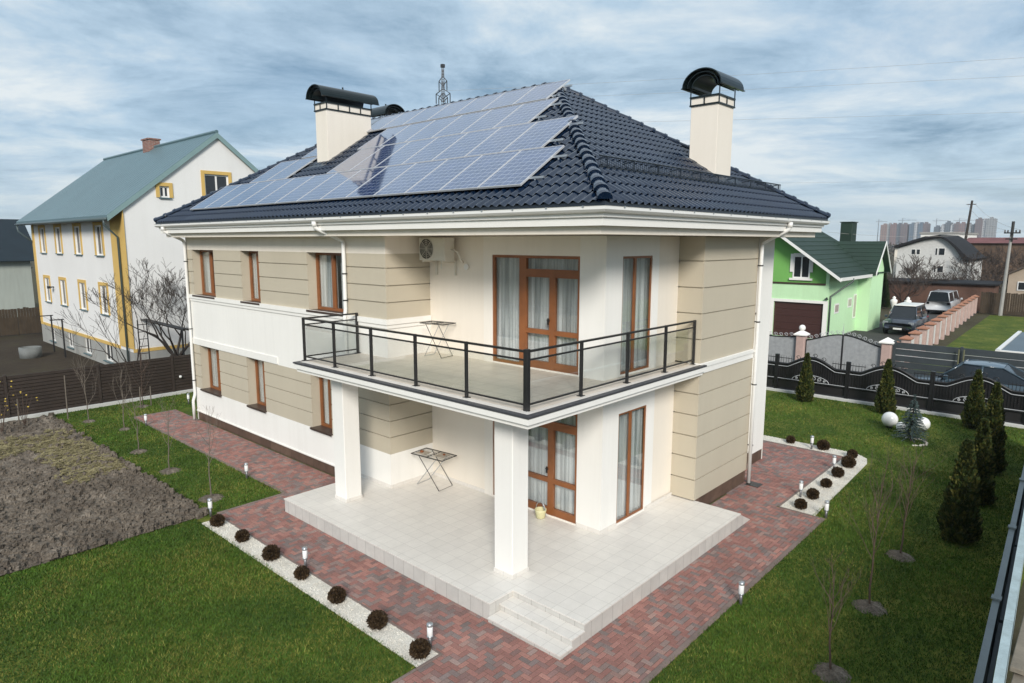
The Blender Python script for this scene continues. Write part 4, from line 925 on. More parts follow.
sapling((-.95, 19.4, 0), 2.2, 7, 'forked young tree close to the brown fence at the soil edge', 'young trees on the left lawn', 'sapling', 9, .22, .5, .25)
sapling((1.1, 20.3, 0), 2.0, 8, 'young tree beside short stakes by the brown fence near the villa', 'young trees on the left lawn', 'twig', 9, .22, .5, .25)
sapling((-.45, 17.4, 0), 1.9, 9, 'lone young sapling between soil bed and left path end', 'young trees on the left lawn', 'sapling', 7, .2, .45, .3)
for (x, y, h, lab) in ((-1.35, 20.3, 1.55, 'pale wooden stake left of the forked young tree'), (.95, 20.1, .8, 'short pale stake by the young tree at the brown fence'), (1.35, 20.2, .75, 'short pale stake right of that fence side young tree'), (-2.7, 20.6, .9, 'short pale stake in the dug soil by the fence')):
    m = MB(); m.tube([(x, y, -.1), (x+.02, y, h)], [.022, .018], 7); tag(m.build('stake', M['sapling'], None, False, (x, y, 0)), lab, 'stake', 'wooden stakes')
def yellow_bush(loc, seed, label):
    rnd = random.Random(seed); t = thing('yellow_leaf_bush', loc, label, 'shrub', 'yellow leaved bushes on the dug soil'); c = MB(); l = MB(); x, y, z = loc
    for k in range(5):
        a = k*1.3; p = Vector((x, y, 0)); q = p+Vector((math.cos(a)*.3, math.sin(a)*.3, rnd.uniform(.9, 1.4))); c.tube([p, (p+q)/2+Vector((0, 0, .1)), q], [.01, .008, .004], 5, False)
        for _ in range(3):
            w_ = q+Vector((rnd.gauss(0, .14), rnd.gauss(0, .14), rnd.gauss(-.15, .2))); d = Vector((rnd.gauss(0, 1), rnd.gauss(0, 1), rnd.gauss(0, .6))).normalized(); s = d.orthogonal()*.022; l.add([w_, w_+d*.03+s, w_+d*.07, w_+d*.03-s], [(0, 1, 2, 3)])
    c.build('stem', M['twig'], t); l.build('foliage', M['yleaf'], t)
yellow_bush((-3.35, 19.6, 0), 2, 'sparse yellow leaved bush at the left edge before the brown fence'); yellow_bush((-2.6, 20.3, 0), 3, 'yellow leaved bush second from the left edge by the brown fence')

# ------------------------------------------------------------------ grass
def grass(regions, N, name, seed):
    r = np.random.default_rng(seed); P = []
    cx_, cy_ = -7.55, -6.56
    areas = np.array([(a[1]-a[0])*(a[3]-a[2]) for a in regions]); w_ = areas*np.array([a[4] for a in regions]); w_ = w_/w_.sum()
    for a, k in zip(regions, (w_*N).astype(int)):
        q = np.c_[r.uniform(a[0], a[1], k), r.uniform(a[2], a[3], k)]; P.append(q)
    P = np.concatenate(P); n = len(P); dist = np.hypot(P[:, 0]-cx_, P[:, 1]-cy_)
    pat = np.sin(P[:, 0]*1.1+np.sin(P[:, 1]*.8)*1.5)*.5+np.sin(P[:, 1]*1.7+P[:, 0]*.6)*.3+r.normal(0, .35, n)
    h = (.030+.020*r.random(n))*(1+.25*np.clip(pat, -1, 1)); wd = .0035+.00042*dist; ang = r.random(n)*6.283; ln_ = r.normal(0, .55, (n, 2))*h[:, None]
    dx, dy = np.cos(ang)*wd, np.sin(ang)*wd
    V = np.empty((n, 3, 3), np.float32)
    V[:, 0] = np.c_[P[:, 0]-dx, P[:, 1]-dy, np.full(n, -.018)]; V[:, 1] = np.c_[P[:, 0]+dx, P[:, 1]+dy, np.full(n, -.018)]; V[:, 2] = np.c_[P[:, 0]+ln_[:, 0], P[:, 1]+ln_[:, 1], h-.014]
    me = bpy.data.meshes.new(name); me.vertices.add(3*n); me.loops.add(3*n); me.polygons.add(n)
    me.vertices.foreach_set('co', V.ravel()); me.loops.foreach_set('vertex_index', np.arange(3*n, dtype=np.int32)); me.polygons.foreach_set('loop_start', np.arange(0, 3*n, 3, dtype=np.int32))
    me.update(calc_edges=True)
    dk, md, yl = np.array([.032, .078, .009]), np.array([.080, .150, .014]), np.array([.19, .195, .038])
    f = np.clip(pat*.5+.5, 0, 1)[:, None]; col = dk*(1-f)+md*f; blot = np.sin(P[:, 0]*2.3+1.7*np.sin(P[:, 1]*1.3+.4))+np.sin(P[:, 1]*2.9+1.3*np.sin(P[:, 0]*1.9)); yb = ((r.random(n) < .12+.16*np.clip(blot, -.6, 1.6)) | (pat > 1.05))[:, None]; col = np.where(yb, yl*r.uniform(.7, 1.2, (n, 1)), col)
    cc = np.ones((n, 4), np.float32); cc[:, :3] = col; at = me.attributes.new('tint', 'FLOAT_COLOR', 'FACE'); at.data.foreach_set('color', cc.ravel())
    me.materials.append(M['blade']); o = bpy.data.objects.new(name, me); C.objects.link(o); tag(o, 'short mown lawn grass around the villa', 'grass', None, 'stuff')
grass([(-9, -1.86, .47, 8.3, 1.0), (-1.58, .27, 8.26, 18.87, .45), (-1.55, 3.4, 18.9, 21.4, .2), (-3.5, 7.7, -5.6, -2.17, .8), (7.7, 13.3, -5.6, -1.9, .5), (13.3, 20, -5.6, 3.5, .2)], 260000, 'grass', 3)

# ------------------------------------------------------------------ fences of the garden
FB = pm('dark_brown_boards', (.035, .024, .018), .7, .3, 2, 30, .3, .004)
fe = thing('slat_fence', (-3, 21.5, 0), 'long dark brown horizontal slat fence behind the left lawn', 'fence')
xs = [-14, -11.2, -8.4, -5.6, -2.8, 0.05, 2.7, 5.3, 8.0, 10.8]
for a, b in zip(xs, xs[1:]):
    m = MB()
    for k in range(12):
        z = .12+k*.122; m.add([(a+.05, 21.5, z), (b-.05, 21.5, z), (b-.05, 21.5, z+.098), (a+.05, 21.5, z+.098), (a+.05, 21.53, z+.004), (b-.05, 21.53, z+.004), (b-.05, 21.53, z+.104), (a+.05, 21.53, z+.104)], [(0, 1, 2, 3), (4, 7, 6, 5), (3, 2, 6, 7), (0, 4, 5, 1), (0, 3, 7, 4), (1, 5, 6, 2)])
    m.box(a+.05, b-.05, 21.535, 21.55, .1, 1.56); m.build('slat_panel', FB, fe)
for x in xs: m = MB(); m.bbox(x-.045, x+.045, 21.47, 21.56, -.1, 1.62, .008); m.build('post', FB, fe)
m = MB(); m.bbox(-14, 10.8, 21.41, 21.62, -.1, .11, .01); m.build('base', M['kerb'], fe)
m = MB(); m.lathe([(.03, 0), (.055, .03), (.05, .09), (.02, .1)], (2.95, 21.42, .66), 10); m.box(2.93, 2.97, 21.42, 21.47, .68, .72); tag(m.build('wall_lamp', opal), 'tiny white round lamp fixed on the brown fence beside the villa corner', 'lamp')

BK = pm('black_painted_steel', (.012, .012, .013), .4, .3, 4, 50, .05)
SV = pm('silver_painted_steel', (.42, .43, .44), .45, .1, 4, 50, .05)
of = thing('ornate_fence', (20.2, 0, 0), 'black ornate steel fence with arched tops and silver lines on the right side', 'fence')
ys = [9.4, 6.55, 3.72, .95, -1.9, -4.7, -7.4]
for y in ys: m = MB(); m.bbox(20.13, 20.27, y-.075, y+.075, -.1, 1.56, .01); m.box(20.12, 20.128, y-.06, y-.045, .15, 1.5); m.build('post', BK, of)
for a, b in zip(ys, ys[1:]):
    b, a = b+.08, a-.08; L = a-b
    def top(f): return 1.18+(.37*math.sin(math.pi*(f-.14)/.72)**1.2 if .14 < f < .86 else 0)
    P = [(20.2, a-L*k/40, top(k/40)) for k in range(41)]
    m = MB(); m.tube(P, .045, 8); m.tube([(20.2, a, .5), (20.2, b, .5)], .03, 6); m.tube([(20.2, a, .12), (20.2, b, .12)], .03, 6); m.tube([(20.2, a, 1.42), (20.2, a-L*.2, 1.42)], .016, 6); m.tube([(20.2, b, 1.42), (20.2, b+L*.2, 1.42)], .016, 6)
    for f in (.03, .07, .11, .15, .19): 
        for q in (f, 1-f): m.tube([(20.2, a-L*q, top(q)), (20.2, a-L*q, 1.52)], [.012, .004], 5)
    for k in range(1, 28): f = k/28; m.box(20.19, 20.21, a-L*f-.009, a-L*f+.009, .5, top(f))
    for f in (.3, .42, .55, .68): m.tube([(20.2, a-L*f+.09*math.cos(t*.52)*(1-t*.04), top(f)+.1+.09*math.sin(t*.52)*(1-t*.04)) for t in range(15)], .012, 5)
    m.build('frame', BK, of)
    m = MB(); k_ = 40
    vs = [(20.225, a-L*k/k_, .13) for k in range(k_+1)]+[(20.225, a-L*k/k_, top(k/k_)-.03) for k in range(k_+1)]; vs += [(x+.006, y, z) for x, y, z in vs]; n = k_+1
    m.add(vs, [(k, k+1, n+k+1, n+k) for k in range(k_)]+[(2*n+k, 3*n+k, 3*n+k+1, 2*n+k+1) for k in range(k_)]+[(n+k, n+k+1, 3*n+k+1, 3*n+k) for k in range(k_)]); m.build('sheet', pm('smoked_sheet', (.022, .021, .022), .35, .3, 1, 10, .0), of)
    m = MB(); m.tube([(20.15, y, z-.10) for x, y, z in P], .014, 6); m.tube([(20.15, a, .56), (20.15, b, .56)], .014, 6)
    for s in (-1, 1):
        for c, q in ((.13, .11), (.36, .085), (.55, .05)):
            yc = (a+b)/2+s*c; m.tube([(20.15, yc+q*math.cos(t*.5+s)*(1-t*.045), .6+q+q*math.sin(t*.5+s)*(1-t*.045)) for t in range(17)], .013, 5)
    m.tube([(20.15, (a+b)/2+.72*math.cos(t*.2618), .565+.27*math.sin(t*.2618)) for t in range(13)], .014, 5); m.build('scrollwork', SV, of)
m = MB(); m.bbox(20.05, 20.35, -7.4, 9.4, -.1, .09, .015); m.build('base', M['kerb'], of)

# metal fence right beside the camera and what stands behind it
mf = thing('metal_fence', (4, -5.72, 0), 'blue grey sheet metal fence with flat top rail along the right edge', 'fence'); SM = pm('blue_grey_sheet', (.055, .075, .085), .45, .25, 1.5, 20, .1, streak=.5)
for k in range(9):
    a, b = -6+k*2.6, -6+(k+1)*2.6; yy = lambda x: -5.94+.042*(x+.2)
    m = MB(); n = 26; vs = []
    for i in range(n+1):
        x = a+.04+(b-a-.08)*i/n; y = yy(x)+(.012 if (i//2) % 2 else -.012); vs += [(x, y, .03), (x, y, 1.93)]
    m.add(vs, [(2*i, 2*i+2, 2*i+3, 2*i+1) for i in range(n)]); m.build('sheet', SM, mf)
    m = MB(); m.bar((a+.04, yy(a), 1.95), (b-.04, yy(b), 1.95), .07, .05); m.bar((a+.04, yy(a)-.07, 1.7), (b-.04, yy(b)-.07, 1.7), .04, .04); m.build('rail', SM, mf)
    m = MB(); m.bbox(a-.035, a+.035, yy(a)-.035, yy(a)+.035, -.1, 1.99, .006); m.box(a-.05, a+.05, yy(a)-.05, yy(a)+.05, 1.992, 2.01); m.build('post', SM, mf)
cw = thing('timber_screen', (4, -6.05, 0), 'pale blue painted timber screen behind the sheet metal fence', 'screen'); PB_ = pm('pale_blue_painted_wood', (.36, .45, .47), .7, .2, 3, 40, .3, streak=.5); yy2 = lambda x: -6.085+.045*x
for k in range(7):
    a, b = -3+k*2.15, -3+(k+1)*2.15
    m = MB(); m.bar((a+.006, yy2(a), 1.985), (b-.006, yy2(b), 1.985), .085, .03); m.build('capping', PB_, cw)
    m = MB()
    for j in range(12): x = a+.09+j*.178; m.box(x-.08, x+.08, yy2(x)-.012, yy2(x)+.012, .02, 1.965)
    m.build('board', PB_, cw)
wd = pm('weathered_timber', (.22, .19, .15), .85, .3, 3, 40, .4)
for k, (x0, y0, z0, l, lab) in enumerate(((2.1, -6.13, .98, 2.6, 'weathered grey plank on top of the timber pile at the right edge'), (1.9, -6.17, .82, 2.8, 'weathered timber baulk low in the pile at the right edge'), (2.3, -6.38, .9, 2.4, 'weathered plank lying at the far side of the timber pile'))):
    m = MB(); m.bbox(x0, x0+l, y0-.09, y0+.09, z0, z0+.06+.06*(k == 1), .008); tag(m.build('timber_plank', wd, None, False, (x0, y0, z0)), lab, 'plank', 'planks in the timber pile')
tr_ = thing('timber_trestle', (3.3, -6.4, 0), 'dark timber trestle carrying planks at the right edge', 'trestle')
for x in (2.6, 4.3): m = MB(); m.box(x-.05, x+.05, -6.48, -6.07, .72, .82); m.build('beam', M['bark'], tr_); [(lambda q: (q.box(x-.05, x+.05, y-.05, y+.05, -.05, .72), q.build('leg', M['bark'], tr_)))(MB()) for y in (-6.42, -6.14)]

# ------------------------------------------------------------------ neighbour on the left: white house with yellow trim
WH = thing('neighbour_house', (7.4, 35, 0), 'tall white gabled house with yellow window surrounds and blue grey metal roof', 'house')
WW = pm('white_render', (.74, .73, .71), .85, .06, .4, 60, .2, .004, streak=.1); YL = pm('yellow_render', (.60, .40, .12), .85, .1, 1, 60, .2, .004); GR = pm('grey_plinth_render', (.33, .33, .31), .85, .12, .8, 50, .3, streak=.2)
TR = pm('blue_grey_metal_roof', (.095, .16, .18), .38, .12, .5, 15, .05); hx0, hx1, hy0, hy1, hz, hap, hxm = 3.0, 11.85, 26.72, 42.85, 7.62, 11.18, 7.42
uw = [(39.9, 41.32), (36.6, 38.05), (33.05, 34.45), (29.6, 31.05)]
bw = [(39.85, 40.9, .25, 1.2), (36.3, 37.3, .25, 1.2), (33.1, 34.2, .25, 1.2), (29.75, 30.9, .25, 1.25)]
holes = [(a+.18, b-.18, 5.5, 6.95) for a, b in uw]+[(a+.18, b-.18, 2.6, 4.02) for a, b in uw]
m = MB(); wall(m, PA(hx0), 0, hy0, hy1, 1.08, hz+.1, holes, .12); m.quad((hx1, hy0, 0), (hx1, hy1, 0), (hx1, hy1, hz+.1), (hx1, hy0, hz+.1))
def gable(y, hs=()):
    zs = sorted({1.08, hz+.1, hap+.1, *[h[k] for h in hs for k in (2, 3)]})
    wall(m, PB(y), 0, hx0, hx1, 1.08, hz+.1)
    sl_ = (hap-hz)/(hxm-hx0)
    cells = [hx0, *sorted(h[k] for h in hs for k in (0, 1)), hx1]
    for a, b in zip(cells, cells[1:]):
        ta, tb_ = hz+.1+sl_*min(a-hx0, hx1-a), hz+.1+sl_*min(b-hx0, hx1-b); hh = [h for h in hs if h[0] <= a+.01 and h[1] >= b-.01]
        pts_top = [(a, ta)]+([(hxm, hap+.1)] if a < hxm < b else [])+[(b, tb_)]
        if hh:
            h = hh[0]; m.quad((a, y, hz+.1), (b, y, hz+.1), (b, y, h[2]), (a, y, h[2])); poly = [(a, y, h[3]), (b, y, h[3])]+[(p, y, q) for p, q in reversed(pts_top)]; m.add(poly, [tuple(range(len(poly)))])
            for u in (a, b): m.quad((u, y, h[2]), (u, y+.12, h[2]), (u, y+.12, h[3]), (u, y, h[3]))
        else: poly = [(a, y, hz+.1), (b, y, hz+.1)]+[(p, y, q) for p, q in reversed(pts_top)]; m.add(poly, [tuple(range(len(poly)))])
gh = [(4.62, 5.05, 8.2, 8.72), (6.72, 7.9, 7.75+.1, 9.42)]
gable(hy0, gh); gable(hy1); m.build('wall', WW, WH)
m = MB(); wall(m, PA(hx0-.03), 0, hy0-.03, hy1, -.1, 1.08, [b for b in bw], .15); m.quad((hx0-.03, hy0-.03, -.1), (hx1, hy0-.03, -.1), (hx1, hy0-.03, 1.08), (hx0-.03, hy0-.03, 1.08)); m.quad((hx0-.03, hy0-.03, 1.08), (hx0-.03, hy1, 1.08), (hx0, hy1, 1.085), (hx0, hy0, 1.085)); m.build('plinth', GR, WH)
m = MB(); m.box(hx0-.045, hx0-.001, hy0+1.8, hy1, 1.09, 1.24); m.box(hx0-.04, hx1, hy0-.045, hy0-.001, 1.09, 1.24); m.box(hx0-.05, hx0-.0015, hy0-.05, hy0+1.75, 1.25, hz+.05); m.box(hx0-.05, hx0-.001, hy1-.35, hy1+.03, 1.25, hz); m.build('yellow_band', YL, WH)
def nwin(P, T, a, b, c, e, yel, d=0, mull=1, mat=None):
    f = MB(); q = .07
    T(f, a, b, .06, .12, c, c+q); T(f, a, b, .06, .12, e-q, e); T(f, a, a+q, .06, .12, c+q, e-q); T(f, b-q, b, .06, .12, c+q, e-q)
    if mull: T(f, (a+b)/2-.04, (a+b)/2+.04, .06, .12, c+q, e-q)
    fo = f.build('window', M['pvc'], WH); g_ = MB(); T(g_, a, b, .085, .1, c, e); g_.build('pane', M['dark_glass'], fo)
    s = MB(); T(s, a-.06, b+.06, -.1, .05, c-.05, c-.005); s.build('sill', TR, fo)
    if yel:
        y_ = MB(); k = .16; T(y_, a-k, b+k, -.04, -.002, e, e+k); T(y_, a-k, a, -.04, -.002, c, e-.001); T(y_, b, b+k, -.04, -.002, c, e-.001); y_.build('surround', YL, fo)
for a, b in uw:
    for c, e in ((5.5, 6.95), (2.6, 4.02)): nwin(PA(hx0), TA(hx0), a+.18, b-.18, c, e, True)
for b in bw: nwin(PA(hx0-.03), TA(hx0-.03), b[0], b[1], b[2], b[3], False)
for h in gh: nwin(PB(hy0), TB(hy0), *h, True)
m = MB(); ov = .68; sl_ = (hap-hz)/(hxm-hx0); ya, yb = hy0-.12, hy1+.4
for s in (-1, 1):
    xe = hxm+s*(hxm-hx0+ov); ze_ = hap-sl_*(abs(xe-hxm)); 
    m.prism([(xe, ya, ze_), (hxm, ya, hap), (hxm, ya, hap+.14), (xe, ya, ze_+.14)], (0, 0, .12), (0, yb-ya, .12))
    for k in range(1, 34): y = ya+(yb-ya)*k/34; m.bar((xe, y, ze_+.262), (hxm, y, hap+.262), .02, .01)
m.tube([(hxm, ya, hap+.28), (hxm, yb, hap+.28)], .09, 8); rf = m.build('roof', TR, WH)
m = MB()
for s in (-1, 1): xe = hxm+s*(hxm-hx0+ov); ze_ = hap-sl_*(abs(xe-hxm)); m.prism([(xe, 0, ze_-.02), (hxm, 0, hap-.02), (hxm, 0, hap+.24), (xe, 0, ze_+.24)], (0, ya-.02, 0), (0, ya-.001, 0))
m.build('bargeboard', pm('teal_bargeboard', (.20, .30, .30), .5, .1), WH)
m = MB(); gx = hx0-ov-.04; zg_ = hap-sl_*(hxm-gx)+.12; m.tube([(gx, ya, zg_), (gx, yb, zg_)], .07, 8); m.tube([(gx, hy0+.25, zg_), (gx, hy0+.25, zg_-.25), (hx0-.12, hy0+.55, zg_-.8), (hx0-.12, hy0+.55, .1)], .05, 8); m.tube([(gx, hy1+.2, zg_), (gx+.05, hy1+.2, zg_-.4), (hx0-.1, hy1-.1, zg_-1)], .05, 8); m.build('downpipe', pm('dark_teal_gutter', (.07, .10, .105), .4, .1), WH, True)
m = MB(); m.bbox(7.1, 7.7, 34.5, 35.5, 10.6, 11.85, .02); m.box(7.05, 7.75, 34.45, 35.55, 11.85, 11.93); m.build('chimney', M['redbrick'], rf)
m = MB(); m.box(hx0-.2, hx0, 39.25, 39.33, 3.5, 3.57); m.box(hx0-.32, hx0-.2, 39.1, 39.4, 3.46, 3.6); m.build('wall_lamp', M['dark_plastic'], WH)
# yard things
m = MB(); m.lathe([(.5, -.05), (.52, .55), (.42, .56), (.4, .1)], (.95, 36.3, 0), 24); tag(m.build('well_ring', pm('damp_concrete', (.17, .18, .175), .9, .25, 2, 30, .4), None, True, (.95, 36.3, 0)), 'round pale concrete well ring on the dirt yard by the white house', 'well ring')
for (x, y, lab) in ((2.33, 37.6, 'dark T shaped laundry pole farther from the camera in the dirt yard'), (2.2, 34.9, 'dark T shaped laundry pole nearer the camera in the dirt yard')):
    t = thing('laundry_pole', (x, y, 0), lab, 'laundry pole', 'laundry poles'); m = MB(); m.tube([(x, y, -.1), (x, y, 2.05)], .04, 8); m.build('post', BK, t); m = MB(); m.tube([(x-.55, y, 2.05), (x+.1, y, 2.05)], .03, 6); m.build('crossbar', BK, t)
m = MB(); m.tube([(1.9, 37.6, 2.08), (1.9, 36.2, 1.98), (1.8, 34.9, 2.08)], .006, 4); tag(m.build('clothes_line', BK), 'clothes line between the two laundry poles', 'clothes line')
t = thing('garden_ladder', (2.85, 25.0, 0), 'dark metal garden ladder standing behind the brown fence by the white house', 'ladder')
for x in (2.68, 3.05): m = MB(); m.tube([(x, 25.0, 0), (x+.05, 25.2, 2.75)], .025, 6); m.build('stile', BK, t)
for k in range(8): m = MB(); z = .3+k*.32; m.tube([(2.69, 25+z*.07, z), (3.08, 25+z*.07, z)], .018, 6); m.build('rung', BK, t)
t = thing('trellis', (3.4, 24.5, 0), 'dark pipe trellis sloping along behind the brown fence', 'trellis')
for y in (27.2, 22.1): m = MB(); m.tube([(3.4, y, -.1), (3.4, y, 2.56)], .04, 6); m.build('post', BK, t)
for dx in (0, .18): m = MB(); m.tube([(3.4+dx, 27.3, 2.6), (3.4+dx, 21.9, 2.55)], .05, 6); m.build('beam', BK, t)
bf = thing('board_fence', (-4, 47, 0), 'weathered brown board fence at the back of the dirt yard', 'fence'); BW = pm('weathered_brown_boards', (.06, .042, .025), .85, .35, 2, 30, .3, streak=.4)
for k in range(9):
    m = MB()
    for j in range(17): x = -13.9+k*2.75+j*.16; m.box(x, x+.15, 47, 47.03, .05, 1.8+random.uniform(-.05, .05))
    m.build('board_panel', BW, bf); m = MB(); m.box(-14+k*2.75, -13.92+k*2.75, 47.03, 47.12, -.1, 1.75); m.build('post', BW, bf)
DH = thing('dark_roof_house', (-4, 62, 0), 'low pale house with a big dark blue roof at the far left edge', 'house')
m = MB(); m.box(-16, 6.3, 60, 68, -.1, 4.7); m.build('wall', pm('pale_green_grey_render', (.36, .39, .35), .85, .1, .4, 30, .2, streak=.3), DH)
m = MB()
for k in range(11):
    z0, z1 = 4.55+k*.31, 4.55+(k+1)*.31; y0, y1 = 59.4+k*.42, 59.4+(k+1)*.42; m.prism([(-17, y0, z0), (-17, y1, z1), (-17, y1, z1-.06), (-17, y0, z0-.06)], (0, 0, .06), (23.9, 0, .06))
m.prism([(-17, 64, 7.95), (-17, 68.6, 4.5), (-17, 68.6, 4.4), (-17, 64, 7.85)], (0, 0, .06), (23.9, 0, .06)); rf = m.build('roof', pm('navy_roof_sheet', (.012, .022, .03), .6, .2, 1, 20, .1, spec=.3), DH)
m = MB(); m.bbox(.9, 1.5, 63.2, 63.9, 7.2, 8.4, .02); m.tube([(1.2, 63.1, 8.65), (1.2, 64, 8.65)], .5, 12); m.build('chimney', M['roof_dark'], rf)

# ------------------------------------------------------------------ green house, its gates and drive
GH = thing('green_house', (43, 10.5, 0), 'bright green house with dark green tile roof and brown garage door', 'house')
GL = pm('lime_green_render', (.53, .78, .47), .85, .06, .5, 50, .2, streak=.2); GD = pm('deep_green_render', (.17, .42, .10), .85, .08, .5, 50, .2); GRF = roof_mat('dark_green_metal_tile', (.012, .032, .020), .6, .0)
gx, gy, gz_ = 37.0, 7.0, 4.1; sl_ = .67; gyr = 11.2; gzr = gz_+(gyr-gy+.9)*.71-.15
m = MB(); GDOOR = (7.25, 10.4, -.02, 2.28); GW = (8.28, 9.36, 3.85, 5.3)
wall(m, PA(gx), 0, gy, 15.4, -.1, 3.5, [GDOOR], .25); wall(m, PA(gx), 0, gy, 7.2, 3.5, 4.3)
m.quad((gx, gy, -.1), (47.2, gy, -.1), (47.2, gy, 4.2), (gx, gy, 4.2)); m.quad((43.35, 6.2, -.1), (46.5, 6.2, -.1), (46.5, 6.2, 4.3), (43.35, 6.2, 4.3)); m.quad((43.35, 6.2, -.1), (43.35, 7, -.1), (43.35, 7, 4.3), (43.35, 6.2, 4.3)); m.quad((46.5, 6.2, -.1), (46.5, 7, -.1), (46.5, 7, 4.3), (46.5, 6.2, 4.3)); m.add([(43.35, 6.2, 4.3), (46.5, 6.2, 4.3), (44.92, 6.2, 5.95)], [(0, 1, 2)])
m.quad((gx, 15.4, -.1), (47.2, 15.4, -.1), (47.2, 15.4, 4.2), (gx, 15.4, 4.2)); m.quad((47.2, 7, -.1), (47.2, 15.4, -.1), (47.2, 15.4, 4.2), (47.2, 7, 4.2)); m.quad((gx, 7.2, 3.46), (gx+.25, 7.2, 3.46), (gx+.25, 15.4, 3.46), (gx, 15.4, 3.46)); m.build('wall', GL, GH)
m = MB(); wall(m, PA(gx+.22), 0, 7.2, 15.2, 3.5, 4.3, [GW], .1); zt_ = lambda y: gz_+(min(y, 2*gyr-y)-gy+.75)*sl_-.2
for a, b in ((7.2, 8.28), (8.28, 9.36), (9.36, gyr), (gyr, 15.2)):
    lo = GW[3] if (a, b) == (8.28, 9.36) else 4.3; m.quad((gx+.22, a, lo), (gx+.22, b, lo), (gx+.22, b, max(lo, zt_(b))), (gx+.22, a, max(lo, zt_(a))))
m.build('gable_panel', GD, GH)
def gp(name, mat, *boxes):
    q = MB()
    for b_ in boxes: q.box(*b_)
    return q.build(name, mat, GH)
fo = gp('window', M['pvc'], (gx+.16, gx+.24, 8.28, 9.36, 3.85, 3.93), (gx+.16, gx+.24, 8.28, 9.36, 5.22, 5.3), (gx+.16, gx+.24, 8.28, 8.36, 3.93, 5.22), (gx+.16, gx+.24, 9.28, 9.36, 3.93, 5.22), (gx+.16, gx+.24, 8.78, 8.86, 3.93, 5.22))
q = MB(); q.box(gx+.2, gx+.22, 8.3, 9.34, 3.87, 5.28); q.build('pane', M['dark_glass'], fo); q = MB(); q.box(gx+.14, gx+.218, 8.1, 8.279, 4.25, 5.42); q.box(gx+.14, gx+.218, 9.361, 9.54, 4.25, 5.42); q.box(gx+.14, gx+.218, 8.279, 9.361, 5.301, 5.46); q.box(gx+.08, gx+.218, 8.1, 9.54, 3.72, 3.849); q.build('surround', M['white'], fo)
gp('ledge', pm('dark_brown_ledge', (.05, .03, .02), .6), (gx-.06, gx+.2, 7.2, 13, 3.462, 3.56))
gp('garage_surround', M['white'], (gx-.05, gx-.002, 6.98, 7.249, 0, 2.46), (gx-.05, gx-.002, 10.401, 10.65, 0, 2.46), (gx-.05, gx-.002, 7.249, 10.401, 2.281, 2.46))
gp('garage_door', pm('brown_garage_door', (.055, .022, .018), .5, .1), *[(gx+.1, gx+.14, 7.25, 10.4, -.02+k*.46, .43+k*.46) for k in range(5)])
q = MB(); q.box(gx-.09, gx-.01, 6.72, 6.8, 2.15, 2.22) if False else q.box(gx-.1, gx-.01, 7.02, 7.1, 2.6, 2.7); q.box(gx-.18, gx-.1, 6.95, 7.17, 2.56, 2.62); q.build('wall_lamp', M['dark_plastic'], GH)
m = MB(); xa, xb = gx-.75, 44.8
for s in (0, 1):
    for k in range(13):
        f0, f1 = k/13, (k+1)/13; y0 = gy-.9+(gyr-gy+.9)*f0; y1 = gy-.9+(gyr-gy+.9)*f1; z0 = gz_-.15+(gzr-gz_+.15)*f0; z1 = gz_-.15+(gzr-gz_+.15)*f1
        if s: y0, y1 = 2*gyr-y0, 2*gyr-y1
        m.prism([(xa, y0, z0+.05), (xa, y1, z1+.01), (xa, y1, z1-.06), (xa, y0, z0-.06)], (0, 0, 0), (xb-xa, 0, 0))
# cross gable with its ridge at right angles
for s in (-1, 1):
    for k in range(8):
        f0, f1 = k/8, (k+1)/8; x0, x1 = 44.92+s*1.95*(1-f0), 44.92+s*1.95*(1-f1); z0, z1 = 4.05+2.15*f0, 4.05+2.15*f1
        m.prism([(x0, 5.85, z0+.05), (x1, 5.85, z1+.01), (x1, 5.85, z1-.06), (x0, 5.85, z0-.06)], (0, 0, .03), (0, 4.6, .03))
m.add([(xb, gy-.9, gz_-.1), (xb, gyr, gzr+.02), (xb, 2*gyr-gy+.9, gz_-.1), (48.0, gy-.9, gz_-.12), (48.0, 2*gyr-gy+.9, gz_-.12)], [(0, 3, 1), (1, 3, 4), (1, 4, 2)])
rf = m.build('roof', GRF, GH)
q = MB()
for s in (0, 1):
    ya, yb = (gy-.92, gyr) if not s else (2*gyr-gy+.92, gyr); q.prism([(xa, ya, gz_-.36), (xa, yb, gzr-.2), (xa, yb, gzr+.0), (xa, ya, gz_-.16)], (-.05, 0, 0), (-.002, 0, 0))
q.box(xa, 43.0, gy-.96, gy-.9, gz_-.3, gz_-.1)
for s in (-1, 1): q.prism([(44.92+s*2.0, 5.82, 3.85), (44.92, 5.82, 6.02), (44.92, 5.82, 6.22), (44.92+s*2.0, 5.82, 4.05)], (0, -.04, .03), (0, .0, .03))
q.build('bargeboard', M['pvc'], GH)
q = MB(); q.tube([(38.6, gy-.95, gz_-.2), (38.6, gy-.95, gz_-.4), (37.25, gy-.07, gz_-1.35), (37.25, gy-.07, .1)], .06, 8); q.build('downpipe', pm('dark_green_pipe', (.05, .07, .06), .45), GH, True)
q = MB(); q.bbox(45.9, 47.1, 8.4, 9.2, 4.5, 7.6, .03); q.box(45.84, 47.16, 8.34, 9.26, 7.61, 7.67); q.build('chimney', GRF, rf)
for (a, b, c, e) in ((38.4, 39.3, 1.55, 2.2), (41.2, 42.1, 1.75, 2.4), (42.5, 43.2, .9, 2.6)):
    q = MB(); q.box(a, b, gy-.02, gy+.02, c, e); fo = q.build('window', M['pvc'], GH); q = MB(); q.box(a+.1, b-.1, gy-.026, gy-.021, c+.1, e-.1); q.build('pane', pm('pinkish_reflection_pane', (.45, .38, .34), .15, .1), fo)
m = MB(); m.lathe([(.2, 0), (.2, .3), (.1, .5), (.16, .7), (.1, .9)], (0, 0, 0), 10)
